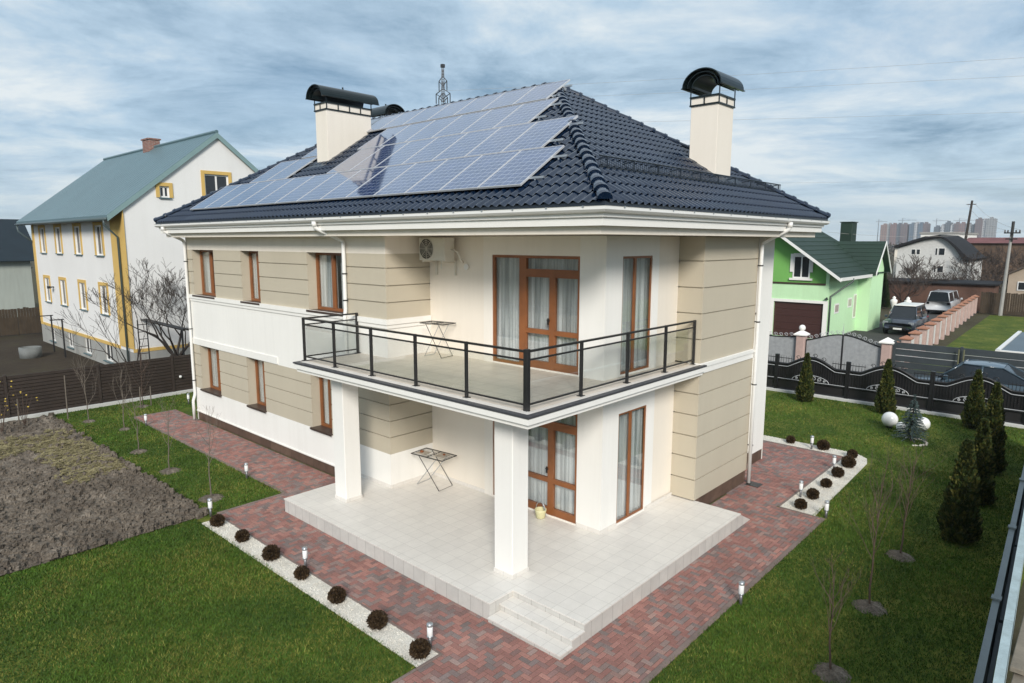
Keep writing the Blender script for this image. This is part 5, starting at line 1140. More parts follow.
# gates with pillars on the far side of the lane
PK = pm('pink_stone_pillar', (.46, .33, .29), .85, .15, 3, 40, .4)
for (y, ball, lab) in ((4.58, True, 'pink stone gate pillar with a white ball on top'), (.85, False, 'pink stone gate pillar at the corner of the grey slat fence'), (8.6, True, 'pink stone gate pillar before the garage of the green house')):
    t = thing('gate_pillar', (25.5, y, 0), lab, 'gate pillar'); m = MB(); m.bbox(25.28, 25.72, y-.2, y+.2, -.1, 1.72, .03); m.build('shaft', PK, t)
    m = MB(); m.add([(25.2, y-.29, 1.721), (25.8, y-.29, 1.721), (25.8, y+.29, 1.721), (25.2, y+.29, 1.721), (25.2, y-.29, 1.78), (25.8, y-.29, 1.78), (25.8, y+.29, 1.78), (25.2, y+.29, 1.78), (25.5, y, 1.98)], [(3, 2, 1, 0), (0, 1, 5, 4), (1, 2, 6, 5), (2, 3, 7, 6), (3, 0, 4, 7), (4, 5, 8), (5, 6, 8), (6, 7, 8), (7, 4, 8)]); m.build('cap', M['white'], t)
    if ball: m = MB(); m.lathe([(.15*math.sin(math.pi*k/10)+.001, 2.07-.15*math.cos(math.pi*k/10)) for k in range(11)], (25.5, y, 0), 14); m.build('ball', M['white'], t, True)
GS = pm('grey_perforated_sheet', (.33, .34, .345), .55, .22, 6, 90, .4, .01)
def gate(ya, yb, fn, lab, name='metal_gate'):
    t = thing(name, (25.5, (ya+yb)/2, 0), lab, 'gate'); n = 36; L = ya-yb; P = [(25.5, ya-L*k/n, fn(k/n)) for k in range(n+1)]
    for a, b in ((0, n//2), (n//2, n)):
        m = MB(); vs = [(25.5, P[k][1], .1) for k in range(a, b+1)]+[P[k] for k in range(a, b+1)]; vs += [(x+.01, y, z) for x, y, z in vs]; q = b-a+1
        m.add(vs, [(k, k+1, q+k+1, q+k) for k in range(q-1)]+[(2*q+k, 3*q+k, 3*q+k+1, 2*q+k+1) for k in range(q-1)]+[(0, q, 3*q, 2*q), (q-1, 2*q-1, 4*q-1, 3*q-1)]); m.build('leaf', GS, t)
    m = MB(); m.tube(P, .03, 6)
    for f in (0, .497, .503, 1): m.tube([(25.5, ya-L*f, .05), (25.5, ya-L*f, fn(f)+.02)], .03, 6)
    m.build('frame', BK, t); m = MB()
    for k in range(1, 14):
        f = k/14; q = .10; y = ya-L*f; z = fn(f)+.11
        m.tube([(25.48, y+q*math.cos(s*.55)*(1-s*.05), z+q*math.sin(s*.55)*(1-s*.05)) for s in range(15)], .014, 4)
    m.tube([(25.48, ya-L*.5, fn(.5)), (25.48, ya-L*.5, fn(.5)+.55)], [.02, .004], 5); m.build('scrollwork', SV, t)
gate(4.36, 1.07, lambda f: 1.5+.4*math.sin(math.pi*f)**1.4, 'grey perforated double gate with arched top and scrollwork before the green house')
gate(8.38, 4.8, lambda f: 2.1-.55*math.sin(math.pi*min(1, f*.62+.06)), 'grey perforated gate dipping towards the white ball pillar before the garage')
sf = thing('grey_slat_fence', (25.5, -3.5, 0), 'dark grey horizontal slat fence along the lane behind the parked car', 'fence'); SG = pm('dark_grey_slats', (.045, .055, .06), .5, .2, 2, 30, .1)
sy = [.55, -1.95, -4.6, -7.3, -10]
for a, b in zip(sy, sy[1:]):
    m = MB()
    for k in range(6): m.box(25.48, 25.52, b+.06, a-.06, .1+k*.285, .365+k*.285)
    m.build('slat_panel', SG, sf); m = MB(); m.box(25.455, 25.475, b+.06, a-.06, 1.21, 1.235); m.box(25.455, 25.475, b+.06, a-.06, 1.5, 1.515); m.build('trim_line', SV, sf)
for y in sy: m = MB(); m.bbox(25.44, 25.56, y-.055, y+.055, -.1, 1.84, .008); m.build('post', SG, sf)
m = MB(); m.tube([(25.3, -1.88, .5), (25.3, -1.88, 1.75)], .03, 6); m.tube([(25.3, -2.06, .5), (25.3, -2.06, 1.75)], .03, 6); m.build('post', pm('olive_post', (.13, .13, .07), .6), sf)
# brick pillared fence running along the drive
bfn = thing('brick_pillar_fence', (45, 1.8, 0), 'low fence of pink brick pillars with orange caps and white panels along the drive', 'fence')
OC = pm('orange_clay_cap', (.34, .16, .10), .8, .2, 3, 30, .3)
for k in range(15):
    x = 27.2+k*2.55; y = .85+(x-27.2)*.052; m = MB(); m.bbox(x-.19, x+.19, y-.19, y+.19, -.1, 1.42, .02); m.build('pillar', PK, bfn)
    m = MB(); m.add([(x-.27, y-.27, 1.421), (x+.27, y-.27, 1.421), (x+.27, y+.27, 1.421), (x-.27, y+.27, 1.421), (x-.27, y-.27, 1.48), (x+.27, y-.27, 1.48), (x+.27, y+.27, 1.48), (x-.27, y+.27, 1.48), (x, y, 1.62)], [(3, 2, 1, 0), (0, 1, 5, 4), (1, 2, 6, 5), (2, 3, 7, 6), (3, 0, 4, 7), (4, 5, 8), (5, 6, 8), (6, 7, 8), (7, 4, 8)]); m.build('pillar_cap', OC, bfn)
    if k < 14:
        m = MB(); y2 = y+2.55*.052
        for q in range(7): f = (q+.5)/7; m.bar((x+.2+2.15*f, y+(y2-y)*(.2+2.15*f)/2.55, .05), (x+.2+2.15*f, y+(y2-y)*(.2+2.15*f)/2.55, 1.2), .24, .03, (0, 1, 0))
        m.build('panel', M['wsilicate'], bfn)

# ------------------------------------------------------------------ cars
def car(name, loc, rz, L, W, Hh, paint, label, cat, kind='sedan'):
    t = thing(name, (0, 0, 0), label, cat); hw = W/2; zs = Hh*.60 if kind == 'sedan' else Hh*.56; zb = .22 if kind == 'sedan' else .3
    if kind == 'sedan': prof = [(0, .40, .55, .80), (.04, .28, .68, .90), (.12, zb, .76, .96), (.30, zb, .86, .99), (.36, zb, zs, 1), (.55, zb, zs+.02, 1), (.74, zb, zs+.03, 1), (.84, zb, zs+.05, .98), (.95, .28, zs+.02, .92), (1, .42, zs-.12, .82)]; gh_ = [(.29, 0), (.44, 1), (.70, .96), (.93, 0)]
    elif kind == 'suv': prof = [(0, .45, .80, .86), (.03, .32, .98, .94), (.08, zb, 1.02, .98), (.26, zb, 1.06, 1), (.5, zb, zs, 1), (.8, zb, zs+.02, 1), (.97, .34, zs, .96), (1, .45, zs-.1, .92)]; gh_ = [(.24, 0), (.36, 1), (.86, 1), (.985, .05)]
    else: prof = [(0, .45, .9, .9), (.03, .32, 1.08, .96), (.1, zb, 1.12, 1), (.5, zb, zs+.05, 1), (.97, zb, zs+.05, 1), (1, .4, zs, .97)]; gh_ = [(.1, 0), (.22, 1), (.97, 1), (.995, .05)]
    m = MB(); vs = []; n = 12
    for f, b, s, k in prof:
        x = L*(.5-f); w_ = hw*k
        vs += [(x, -w_*.86, b), (x, -w_*.98, b+(s-b)*.25), (x, -w_, b+(s-b)*.55), (x, -w_*.965, b+(s-b)*.86), (x, -w_*.87, s), (x, -w_*.4, s+.035), (x, w_*.4, s+.035), (x, w_*.87, s), (x, w_*.965, b+(s-b)*.86), (x, w_, b+(s-b)*.55), (x, w_*.98, b+(s-b)*.25), (x, w_*.86, b)]
    N = len(prof); m.add(vs, [(i*n+k, i*n+(k+1) % n, (i+1)*n+(k+1) % n, (i+1)*n+k) for i in range(N-1) for k in range(n)]+[tuple(range(n)), tuple(range((N-1)*n, N*n))[::-1]]); m.build('body', paint, t, True)
    zr = Hh; wb, wt = hw*.88, hw*.70; G = MB(); Rf = MB(); zt0_ = zs+.02
    pts = []
    for f, q in gh_: x = L*(.5-f); z = zt0_+(zr-zt0_-.04)*q; w_ = wb+(wt-wb)*q; pts.append((x, z, w_))
    (x0, z0, w0), (x1, z1, w1), (x2, z2, w2), (x3, z3, w3) = pts; zb_ = zt0_-.05
    G.quad((x0, -w0*.9, z0), (x0, w0*.9, z0), (x1, w1*.93, z1), (x1, -w1*.93, z1)); G.quad((x3, -w3*.9, z3), (x3, w3*.9, z3), (x2, w2*.93, z2), (x2, -w2*.93, z2))
    for s in (-1, 1): G.add([(x0, s*w0, z0-.02), (x1, s*w1, z1), (x2, s*w2, z2), (x3, s*w3, z3-.02), ], [(0, 1, 2, 3)])
    G.build('glazing', M['dark_glass'], t)
    for i in range(9):
        f = i/8; xa_ = x1+(x2-x1)*f; zc_ = z1+(z2-z1)*f+.045*math.sin(math.pi*min(1, max(0, f)))
        for k in range(7): u = -1+k/3; Rf.v.append((xa_, u*w1*1.01, zc_+.03-.03*u*u))
    for i in range(8):
        for k in range(6): Rf.f.append((i*7+k, i*7+k+1, (i+1)*7+k+1, (i+1)*7+k)); Rf.m.append(0)
    for s in (-1, 1):
        for (a, b) in ((0, 1), (2, 3)): Rf.bar((pts[a][0], s*pts[a][2]*.97, pts[a][1]), (pts[b][0], s*pts[b][2]*.98, pts[b][1]+.01), .07, .05)
        Rf.bar((x1, s*w1, z1+.01), (x2, s*w2, z2+.01), .05, .05); xm = (x1+x2)/2; Rf.bar((xm, s*(wb*1.0), zt0_), (xm, s*w1*1.01, z1), .06, .04)
    Rf.build('roof', paint, t, True)
    for fx in (.18, .80):
        for s in (-1, 1):
            c_ = MB(); x = L*(.5-fx); rr = .33 if kind == 'sedan' else .37; v_ = MB(); v_.lathe([(rr*.6, -.11), (rr*.95, -.11), (rr, -.06), (rr, .06), (rr*.95, .11), (rr*.6, .11)], (0, 0, 0), 20)
            c_.add([(x+a, s*(hw-.10)+z, rr+b) for a, b, z in v_.v], v_.f); wo = c_.build('wheel', M['dark_plastic'], t, False)
            c_ = MB(); v_ = MB(); v_.lathe([(.03, .115), (rr*.58, .112)], (0, 0, 0), 16); c_.add([(x+a, s*(hw-.10+z), rr+b) for a, b, z in v_.v], v_.f); c_.build('rim', M['alu'], wo)
    for s in (-1, 1):
        h = MB(); h.bbox(L*.5-.16, L*.5-.02, s*hw*.78-.16, s*hw*.78+.16, prof[1][2]-.22, prof[1][2]-.06, .02); h.build('headlight', M['alu'], t)
        h = MB(); h.bbox(-L*.5+.0, -L*.5+.08, s*hw*.78-.13, s*hw*.78+.13, zs-.22, zs-.02, .02); h.build('tail_light', pm('red_lens', (.3, .01, .01), .2), t)
        h = MB(); h.bbox(x0-.35, x0-.2, s*(hw+.08)-.09, s*(hw+.08)+.09, zs+.02, zs+.17, .03); h.build('mirror', paint, t)
    g_ = MB(); g_.box(L*.5-.02, L*.5+.005, -hw*.5, hw*.5, .45, .62); g_.build('grille', M['dark_plastic'], t); g_ = MB(); g_.box(L*.5+.0, L*.5+.012, -.26, .26, .40, .51); g_.build('number_plate', M['pvc'], t)
    t.location = loc; t.rotation_euler.z = rz; return t
def paint(n, c): m_ = pm(n, c, .3, .06, .6, 8, 0, coat=.8, spec=.6); return m_
car('sedan', (23.3, -2.72, 0), R(90), 4.9, 1.87, 1.60, paint('dark_blue_grey_paint', (.025, .05, .07)), 'dark blue grey sedan parked in the lane behind the black fence', 'car')
car('off_road_car', (44.6, 4.1, 0), R(180), 4.7, 1.95, 1.86, paint('dark_navy_paint', (.03, .04, .06)), 'dark off road car with pale roof facing out on the drive of the green house', 'car', 'suv')
m = MB(); m.bbox(43.9, 46.5, 3.45, 4.75, 1.87, 1.93, .03); tag(m.build('roof_box', M['pvc']), 'flat white roof box on top of the dark off road car', 'roof box')
car('white_van', (61.6, 4.8, 0), 0, 4.9, 1.95, 1.95, paint('white_van_paint', (.50, .51, .52)), 'white van seen from behind at the end of the drive', 'van', 'van')

# ------------------------------------------------------------------ beyond the drive
MD = pm('matt_dark_roofing', (.022, .022, .024), .8, .3, 1, 20, .1, spec=.2)
t = thing('brick_shed', (53.5, 7, 0), 'long low red brick shed with dark roof edge behind the parked cars', 'shed'); m = MB(); m.box(65, 68, 1.6, 12, -.1, 2.35); m.build('wall', pm('dull_brown_brick', (.13, .07, .05), .9, .3, 1, 12, .3, streak=.3), t); m = MB(); m.prism([(64.7, 1.3, 2.36), (64.7, 12.3, 2.36), (68.4, 12.3, 2.5), (68.4, 1.3, 2.5)], (0, 0, 0), (0, 0, .12)); m.build('roof', MD, t)
t.location = (0, 0, 0)
for ch in t.children: ch.location = Vector(LOC[ch.name])
for (x, y, lab) in ((50.2, 6.2, 'white garden statue by the corner of the green house'), (50.2, 5.25, 'white garden statue behind the dark off road car')):
    t = thing('garden_statue', (x, y, 0), lab, 'statue', 'white garden statues'); m = MB(); m.bbox(x-.22, x+.22, y-.22, y+.22, -.05, .85, .03); m.build('pedestal', PK, t); m = MB(); m.lathe([(.16, .85), (.2, .95), (.1, 1.1), (.17, 1.35), (.24, 1.6), (.24, 1.75), (.1, 1.85), (.13, 1.95), (.02, 2.05)], (x, y, 0), 14); m.build('urn', M['white'], t, True)
W2 = thing('gambrel_house', (90, 10.4, 0), 'white house with a curved dark gambrel roof beyond the bare trees', 'house')
m = MB(); x0 = 85.6; prof = [(14.1, -.1), (14.1, 5.4), (12.8, 5.9), (11.2, 6.45), (9.75, 6.7), (8.9, 6.2), (8.1, 5.4), (7.3, 4.2), (6.75, 3.9), (6.75, -.1)]
hw2 = [(12.15, 12.6, 4.65, 5.35), (11.85-.2, 12.05, 4.65, 5.35), (9.85, 10.1, 4.6, 5.5), (9.1, 9.75, 4.6, 5.5), (9.85, 10.1, 2.55, 3.4), (9.1, 9.75, 2.55, 3.4)]
m.prism([(x0, y, z) for y, z in prof], (0, 0, 0), (11, 0, 0)); m.build('wall', M['wsilicate'], W2)
m = MB(); rp = prof[1:9]; 
vs = []
for x in (x0-.5, x0+11.5):
    vs += [(x, y+(.3 if k == 0 else (-.25 if k == 7 else 0)), z+.06) for k, (y, z) in enumerate(rp)]; vs += [(x, y+(.3 if k == 0 else (-.45 if k >= 6 else -.12*(k > 4))), z+.34) for k, (y, z) in enumerate(rp)]
m.add(vs, [(i, i+1, 16+i+1, 16+i) for i in range(7)]+[(8+i, 8+i+1, 24+i+1, 24+i) for i in range(7)]+[(i, i+1, 8+i+1, 8+i) for i in range(7)]+[(16+i, 16+i+1, 24+i+1, 24+i) for i in range(7)]+[(0, 8, 24, 16), (7, 15, 31, 23)]); m.build('roof', MD, W2)
for a, b, c, e in hw2:
    q = MB(); q.box(x0-.03, x0-.002, a, b, c, e); fo = q.build('window', M['pvc'], W2); q = MB(); q.box(x0-.04, x0-.031, a+.04, b-.04, c+.06, e-.06); q.build('pane', M['dark_glass'], fo)
t = thing('hip_roof_house', (104, 15.5, 0), 'dark hip roofed house behind the left of the gambrel house', 'house'); m = MB(); m.box(98, 110, 12.5, 17.2, -.1, 5.6); m.build('wall', M['cream'], t); m = MB(); m.add([(97.5, 12.1, 5.5), (110.5, 12.1, 5.5), (110.5, 17.6, 5.5), (97.5, 17.6, 5.5), (100, 14, 7.0), (108, 14.8, 7.0)], [(0, 1, 5, 4), (1, 2, 5), (2, 3, 4, 5), (3, 0, 4), (3, 2, 1, 0)]); m.build('roof', MD, t)
t = thing('white_hall', (136, 17, 0), 'long white flat hall behind the gambrel house roof', 'building'); m = MB(); m.box(130, 150, 14.9, 20.5, -.1, 7.6); m.build('wall', M['white'], t); m = MB(); m.box(129.8, 150.2, 14.7, 20.7, 7.6, 7.9); m.build('roof', M['concrete'], t)
t = thing('rusty_barn', (130, 8, 0), 'long brown barn with a dull red roof on the right before the tower blocks', 'barn'); m = MB(); m.box(122, 132, -8, 12.5, -.1, 6.0); m.build('wall', pm('stained_brown_wall', (.14, .09, .06), .9, .45, .35, 8, .3, streak=.5), t); m = MB(); m.prism([(121.5, -8.3, 6.0), (127, -8.3, 6.9), (132.5, -8.3, 6.0)], (0, 0, .01), (0, 21.2, .01)); m.build('roof', pm('dull_red_roof', (.17, .055, .05), .7, .3, .5, 10, .1), t)
t = thing('beige_cottage', (69, -1.5, 0), 'beige cottage at the right edge behind the concrete pole', 'house'); m = MB(); m.add([(67, .9, -.1), (67, -6, -.1), (67, -6, 3.3), (67, -2.5, 5.2), (67, .9, 3.3), (76, .9, -.1), (76, -6, -.1), (76, -6, 3.3), (76, -2.5, 5.2), (76, .9, 3.3)], [(0, 1, 2, 3, 4), (5, 9, 8, 7, 6), (0, 4, 9, 5), (1, 6, 7, 2)]); m.build('wall', pm('beige_render', (.42, .34, .26), .85, .1), t)
m = MB(); m.prism([(66.6, 1.3, 3.1), (66.6, -2.5, 5.22), (66.6, -2.5, 5.34), (66.6, 1.3, 3.22)], (0, 0, .02), (9.8, 0, .02)); m.prism([(66.6, -6.4, 3.1), (66.6, -2.5, 5.22), (66.6, -2.5, 5.34), (66.6, -6.4, 3.22)], (0, 0, .02), (9.8, 0, .02)); m.build('roof', pm('brown_sheet_roof', (.09, .07, .055), .7, .2), t)
q = MB(); q.box(66.94, 66.998, -.6, .2, 1.9, 2.7); fo = q.build('window', M['pvc'], t); q = MB(); q.box(66.93, 66.939, -.52, .12, 1.98, 2.62); q.build('pane', M['dark_glass'], fo)
t = thing('lot_fence', (63, -2, 0), 'dark brown board fence closing the lawn beyond the grey slat fence', 'fence')
for k in range(5):
    m = MB(); 
    for j in range(13): y = 2.3-k*2.1-j*.16; m.box(63, 63.03, y-.15, y, .02, 1.85+random.uniform(-.05, .05))
    m.build('board_panel', BW, t)
t = thing('low_shed', (32, -4, 0), 'small flat roofed shed with pale trim on the neighbour lawn at the right edge', 'shed'); m = MB(); m.box(28.9, 36.5, -7.8, -3.3, -.1, 1.34); m.build('wall', M['concrete'], t); m = MB(); m.box(28.5, 36.9, -8.2, -2.95, 1.36, 1.42); m.build('roof', pm('blue_grey_roofing', (.10, .135, .16), .5, .15, .6, 10, .05), t)
m = MB(); m.box(28.4, 37, -2.94, -2.78, 1.34, 1.47); m.box(28.35, 28.49, -8.2, -2.78, 1.34, 1.47); m.build('roof_trim', M['pvc'], t)
# poles and wires
t = thing('utility_pole', (62.1, .52, 0), 'tall concrete utility pole with dark insulators at the right edge', 'pole'); m = MB(); m.tube([(62.1, .7, -.2), (62.1, .52, 7.7)], [.15, .09], 8); m.build('shaft', M['concrete'], t)
m = MB(); m.tube([(62.1, .52, 6.2), (62.1, .5, 7.9)], .11, 8); m.box(61.9, 62.3, -.05, 1.05, 6.9, 7.0); m.box(61.9, 62.3, .1, .9, 6.4, 6.5)
for y in (0, .25, .8, 1): m.lathe([(.04, 0), (.07, .06), (.04, .2)], (62.1, y, 7.0), 6)
m.build('insulator', M['dark_plastic'], t)
t = thing('leaning_pole', (101.3, 9.2, 0), 'thin dark pole leaning right above the gambrel house', 'pole'); m = MB(); m.tube([(101.3, 9.9, -.2), (101.3, 9.2, 11.7)], [.22, .13], 8); m.build('shaft', M['bark'], t); m = MB(); m.bar((101.3, 8.7, 11.2), (101.3, 9.8, 11.2), .1, .1); m.build('crossbar', M['bark'], t)
def wire(p, q, sag, r_, lab, grp=None):
    p, q = Vector(p), Vector(q); m = MB(); m.tube([p.lerp(q, k/24)-Vector((0, 0, sag*4*(k/24)*(1-k/24))) for k in range(25)], r_, 4, False); tag(m.build('power_line', M['concrete'], None, False, p), lab, 'wire', grp)
wire((62.1, 0, 7.2), (101.3, 8.8, 11.2), .5, .012, 'low wire from the concrete pole to the leaning pole', 'local wires'); wire((62.1, 1, 7.2), (101.3, 9.7, 11.2), .6, .012, 'low wire from the concrete pole to the leaning pole', 'local wires'); wire((62.1, .8, 7.1), (44, 9.5, 6.9), .4, .01, 'thin wire from the concrete pole to the green house roof'); wire((62.1, 0, 7.1), (75, -30, 7.3), .5, .012, 'low wire leaving the concrete pole to the right')
def pylon(x, y, h, lab):
    t = thing('pylon', (x, y, 0), lab, 'pylon', 'lattice power pylons'); dr = Vector((.46, -.888, 0)); m = MB(); hw = lambda z: 1.0*(1-z/h)**1.1+.16; c = Vector((x, y, 0)); lv = [0, 7, 13, 18, 22.5, 26.5, 30, 33, 35.5, 38, 40.5, h]
    def cor(z): w_ = hw(z); return [Vector((x+a*w_, y+b*w_, z)) for a, b in ((-1, -1), (1, -1), (1, 1), (-1, 1))]
    for a, b in zip(lv, lv[1:]):
        A, B = cor(a), cor(b)
        for k in range(4): m.bar(A[k], B[k], .09, .09); m.bar(A[k], B[(k+1) % 4], .04, .04); m.bar(A[(k+1) % 4], B[k], .04, .04); m.bar(B[k], B[(k+1) % 4], .04, .04)
    m.build('mast', M['dark_steel'], t); m = MB(); m.tube([(x, y, h), (x, y, h+.6)], .5, 8); m.build('top', M['dark_steel'], t)
    for z, l in ((40.2, .9), (36.8, 1.0), (37.6, 1.6), (33.2, 1.0)):
        m = MB()
        for s in (-1, 1): e_ = c+dr*s*l+Vector((0, 0, z)); m.bar(c+Vector((0, 0, z+1.0)), e_, .14, .14); m.bar(c+Vector((0, 0, z-1.0)), e_, .14, .14); m.bar(e_, e_-Vector((0, 0, 2.0)), .14, .14)
        m.build('crossarm', M['dark_steel'], t)
pylon(92.5, 105.1, 43, 'dark lattice power pylon rising over the solar roof'); pylon(172, -105, 42, 'second dark lattice power pylon far to the right')
for a, b, lab in (((91.4, 106.2, 38.1), (171, -103, 33.7), 'uppermost long power line across the sky at right'), ((93.6, 104.2, 36), (173, -107, 30.4), 'second long power line across the sky at right'), ((92, 105, 31), (172, -105, 24), 'third long power line across the sky at right')): wire(a, b, 1.0, .022, lab, 'long power lines')
wire((97.4, 60, 16.5), (104, -40, 13.5), .6, .014, 'lowest faint power line above the green house')

# bare trees in front of the far houses
TG = 'bare trees beyond the drive'
tl = [((63, 8.3, 0), 'bare twiggy tree left of the gambrel house front'), ((66, 7.0, 0), 'bare bush tree in the middle before the gambrel house'), ((68, 5.6, 0), 'bare bush tree on the right before the gambrel house'), ((72, 4.2, 0), 'dark bare tree right of the gambrel house corner'), ((79, 2.6, 0), 'brown bare tree left of the concrete pole'), ((88, 1.2, 0), 'brown bare tree before the rusty barn'), ((96, 4.5, 0), 'bare tree before the left part of the barn'), ((92, -3.5, 0), 'bare tree behind the concrete pole'), ((80, -2.0, 0), 'bare tree behind the beige cottage'), ((105, -8, 0), 'bare tree at the right edge above the cottage'), ((74, 9.6, 0), 'taller bare tree between the green house and the gambrel house'), ((110, 3, 0), 'bare tree right before the barn wall centre'), ((112, -1.5, 0), 'bare tree before the barn wall right of its centre'), ((115, 7.2, 0), 'bare tree at the left end of the barn'), ((108, -5, 0), 'bare tree before the right part of the barn'), ((84, 5.2, 0), 'bare bush at the right corner of the gambrel house'), ((70, -3.4, 0), 'bare tree beside the beige cottage gable'), ((98, 0.4, 0), 'bare tree between concrete pole and barn')]
protos = [bare_tree((0, 0, 0), .6, 1.25, .09, 5, 100+k, 'x', 'dark_twig', spread=.55, stems=5, nmin=2, nmax=3, minr=.014, group=TG, shrink=.76) for k in range(3)]
for k, (p, lab) in enumerate(tl):
    s_ = random.uniform(.75, .95)*(1.5 if k > 6 else 1)
    if k < 3: protos[k].location = p; protos[k]['label'] = lab; protos[k].scale = (s_,)*3
    else: dup(protos[k % 3], p, lab, random.random()*6.3, s_)
cy = thing('dark_evergreen', (62, 9.9, 0), 'narrow dark evergreen beside the wall of the green house', 'conifer'); m = MB(); r = random.Random(77)
for _ in range(2500):
    zf = r.random(); a = r.random()*6.283; rr = .75*(1-zf)**.6*r.random()**.35; p = Vector((62+math.cos(a)*rr, 9.9+math.sin(a)*rr, .1+zf*3.3)); d = Vector((math.cos(a), math.sin(a), 1.2)).normalized(); s = d.orthogonal()*.06; m.add([p-s, p+s, p+d*.25], [(0, 1, 2)])
m.build('foliage', M['shrub'], cy); m = MB(); m.tube([(62, 9.9, -.1), (62, 9.9, 2)], .06, 6); m.build('trunk', M['bark'], cy)
# far wood along the horizon, one mass
def far_wood():
    r = np.random.default_rng(9); V = []; n = 42000
    x = r.uniform(150, 620, n); u = r.uniform(-1.2, 1.25, n); ang = R(42.4)-u; d = x
    px_, py_ = -7.5+d*np.cos(ang), -6.5+d*np.sin(ang)
    hh = (2.5+3*np.abs(np.sin(px_*.11)+np.sin(py_*.13)*.7)*.5)*(.6+d/900); z = hh*r.random(n)**.6; s = r.uniform(.25, .8, n)*(d/300)
    a = r.random((n, 3))*6.283
    V = np.empty((n, 3, 3), np.float32)
    for k in range(3): V[:, k] = np.c_[px_+np.cos(a[:, k])*s, py_+np.sin(a[:, k])*s, np.maximum(0, z+r.normal(0, .6, n)*s)]
    me = bpy.data.meshes.new('far_wood'); me.vertices.add(3*n); me.loops.add(3*n); me.polygons.add(n)
    me.vertices.foreach_set('co', V.ravel()); me.loops.foreach_set('vertex_index', np.arange(3*n, dtype=np.int32)); me.polygons.foreach_set('loop_start', np.arange(0, 3*n, 3, dtype=np.int32)); me.update(calc_edges=True)
    me.materials.append(leaf_mat('far_bare_crowns', (.05, .04, .035), (.075, .06, .05), (.10, .085, .06))); o = bpy.data.objects.new('far_wood', me); C.objects.link(o); tag(o, 'far mass of bare brown trees along the horizon', 'wood', None, 'stuff')
far_wood()
# tower blocks on the horizon
def windows_mat(name, wallc, glassc, bw_, bh):
    m, t, b = base(name, .7); tcn = t.nodes.new('ShaderNodeTexCoord'); s_ = t.nodes.new('ShaderNodeSeparateXYZ'); cb = t.nodes.new('ShaderNodeCombineXYZ'); t.links.new(tcn.outputs['Object'], s_.inputs[0]); ad = t.nodes.new('ShaderNodeMath'); t.links.new(s_.outputs[0], ad.inputs[0]); t.links.new(s_.outputs[1], ad.inputs[1]); t.links.new(ad.outputs[0], cb.inputs[0]); t.links.new(s_.outputs[2], cb.inputs[1])
    k = t.nodes.new('ShaderNodeTexBrick'); k.offset = 0; t.links.new(cb.outputs[0], k.inputs['Vector'])
    for a, v in (('Scale', 1), ('Mortar Size', .85), ('Brick Width', bw_), ('Row Height', bh), ('Mortar Smooth', 0)): k.inputs[a].default_value = v
    k.inputs['Color1'].default_value = (*glassc, 1); k.inputs['Color2'].default_value = (*sc(glassc, 1.5), 1); k.inputs['Mortar'].default_value = (*wallc, 1); t.links.new(k.outputs[0], b.inputs['Base Color']); return m
TWm = {n: windows_mat(n+'_tower_facade', c, (.05, .06, .075), 3.6, 3.0) for n, c in dict(brick=(.22, .125, .11), orange=(.27, .17, .14), white=(.46, .46, .47), grey=(.30, .30, .30), blue=(.11, .15, .20), brown=(.155, .105, .10), dark=(.10, .115, .135)).items()}
def tower(lab, bays):
    """bays: (y0 at 700 m, y1, top z at 700 m, material, depth)"""
    ym = (bays[0][0]+bays[-1][1])/2; t = thing('tower_block', (1360, ym*2+6.5, 0), lab, 'tower block')
    for y0, y1, zt_, mt, dx in bays:
        y0, y1 = y0*2+6.5, y1*2+6.5; top_ = 6.2+(zt_-6.2)*2; m = MB(); m.box(1355+dx, 1385, min(y0, y1), max(y0, y1), 0, top_); m.box(1360+dx, 1370, (y0+y1)/2-2, (y0+y1)/2+2, top_, top_+2.5); m.build('bay', TWm[mt], t)
tower('long red brick tower block leftmost on the horizon', [(160, 155, 21.5, 'orange', 0), (155, 152, 22, 'grey', 2), (152, 147, 21.9, 'brick', 0), (147, 144, 22, 'dark', 2), (144, 138.2, 21.9, 'brown', 0)])
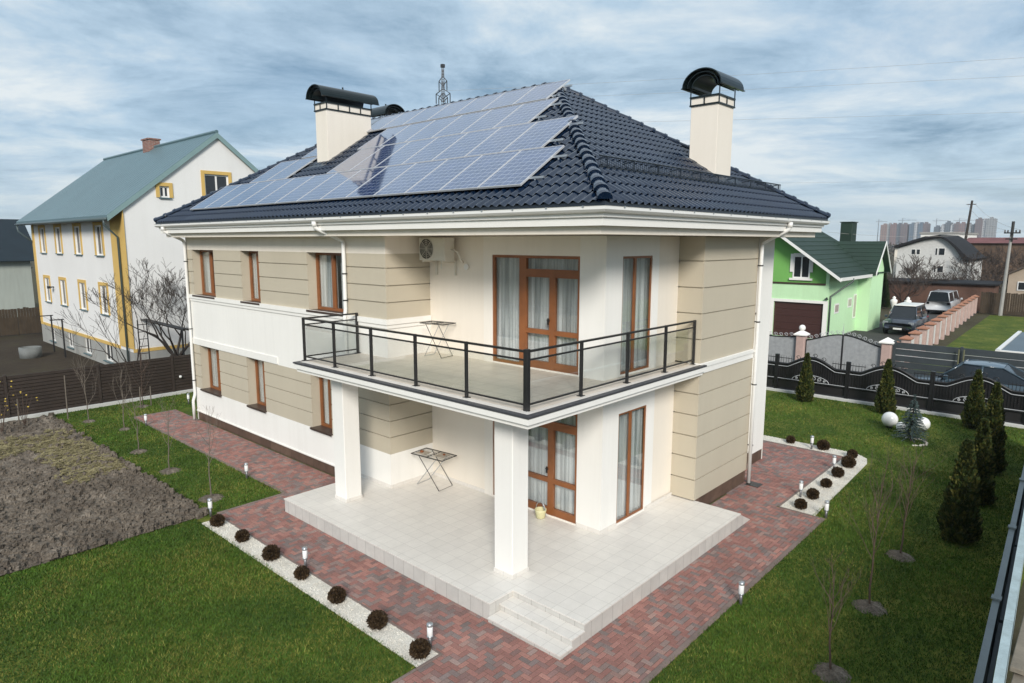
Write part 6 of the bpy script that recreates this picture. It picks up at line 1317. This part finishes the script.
tower('blue tower block right of the long brick one on the horizon', [(137, 133, 22, 'blue', 0), (133, 130.6, 22.4, 'white', -1), (130.4, 126.5, 22.2, 'blue', 0), (126.5, 123.4, 22.3, 'brown', 1)])
tower('low pale block under construction in the middle of the horizon', [(118, 113.5, 19.2, 'dark', 0), (113, 110.3, 20.3, 'white', 0), (109.8, 106.4, 22.9, 'dark', 1), (106, 103.6, 20.5, 'white', 2)])
tower('dark red tower block left of the leaning pole foot', [(103.4, 99.5, 22, 'brown', 0), (99.5, 95.3, 21.8, 'brick', 0), (95, 91, 21, 'grey', 1)])
tower('low dark block just left of the twin towers', [(90.5, 87.2, 20.3, 'dark', 3)])
tower('tall dark red and pale twin tower block at the right of the horizon', [(88.4, 83.4, 25.2, 'brown', 0), (83.3, 81, 24.6, 'white', 2), (80.8, 75, 25.5, 'grey', 0)])
def crane(y, zt_, jib, lab):
    y = y*2+6.5; z = 6.2+(zt_-6.2)*2; t = thing('tower_crane', (1372, y, 0), lab, 'crane', 'tower cranes on the horizon'); m = MB(); m.bar((1372, y, 0), (1372, y, z+4), 1.2, 1.2); m.build('mast', M['alu'], t); m = MB(); m.bar((1372, y+jib*.35, z), (1372, y-jib, z), .9, .9, (1, 0, 0)); m.bar((1372, y, z+4), (1372, y-jib*.6, z), .3, .3); m.build('jib', M['alu'], t)
crane(144.5, 25.5, 22, 'tower crane above the long brick tower block'); crane(101, 24.5, 26, 'tower crane above the dark red tower block'); crane(118, 24.5, 18, 'faint tower crane above the low pale block'); crane(164, 24.6, 14, 'tower crane left of all tower blocks')

# thin damp air between the garden and the tower blocks
hm = bpy.data.materials.new('damp_air'); hm.use_nodes = True; t = hm.node_tree; t.nodes.clear()
o = t.nodes.new('ShaderNodeOutputMaterial'); v = t.nodes.new('ShaderNodeVolumePrincipled'); v.inputs['Color'].default_value = (.86, .92, .97, 1); v.inputs['Density'].default_value = .00024; v.inputs['Anisotropy'].default_value = .2
t.links.new(v.outputs[0], o.inputs['Volume'])
m = MB(); m.box(-2300, 2300, -2300, 2300, -1.05, 62); tag(m.build('haze', hm), kind='stuff')
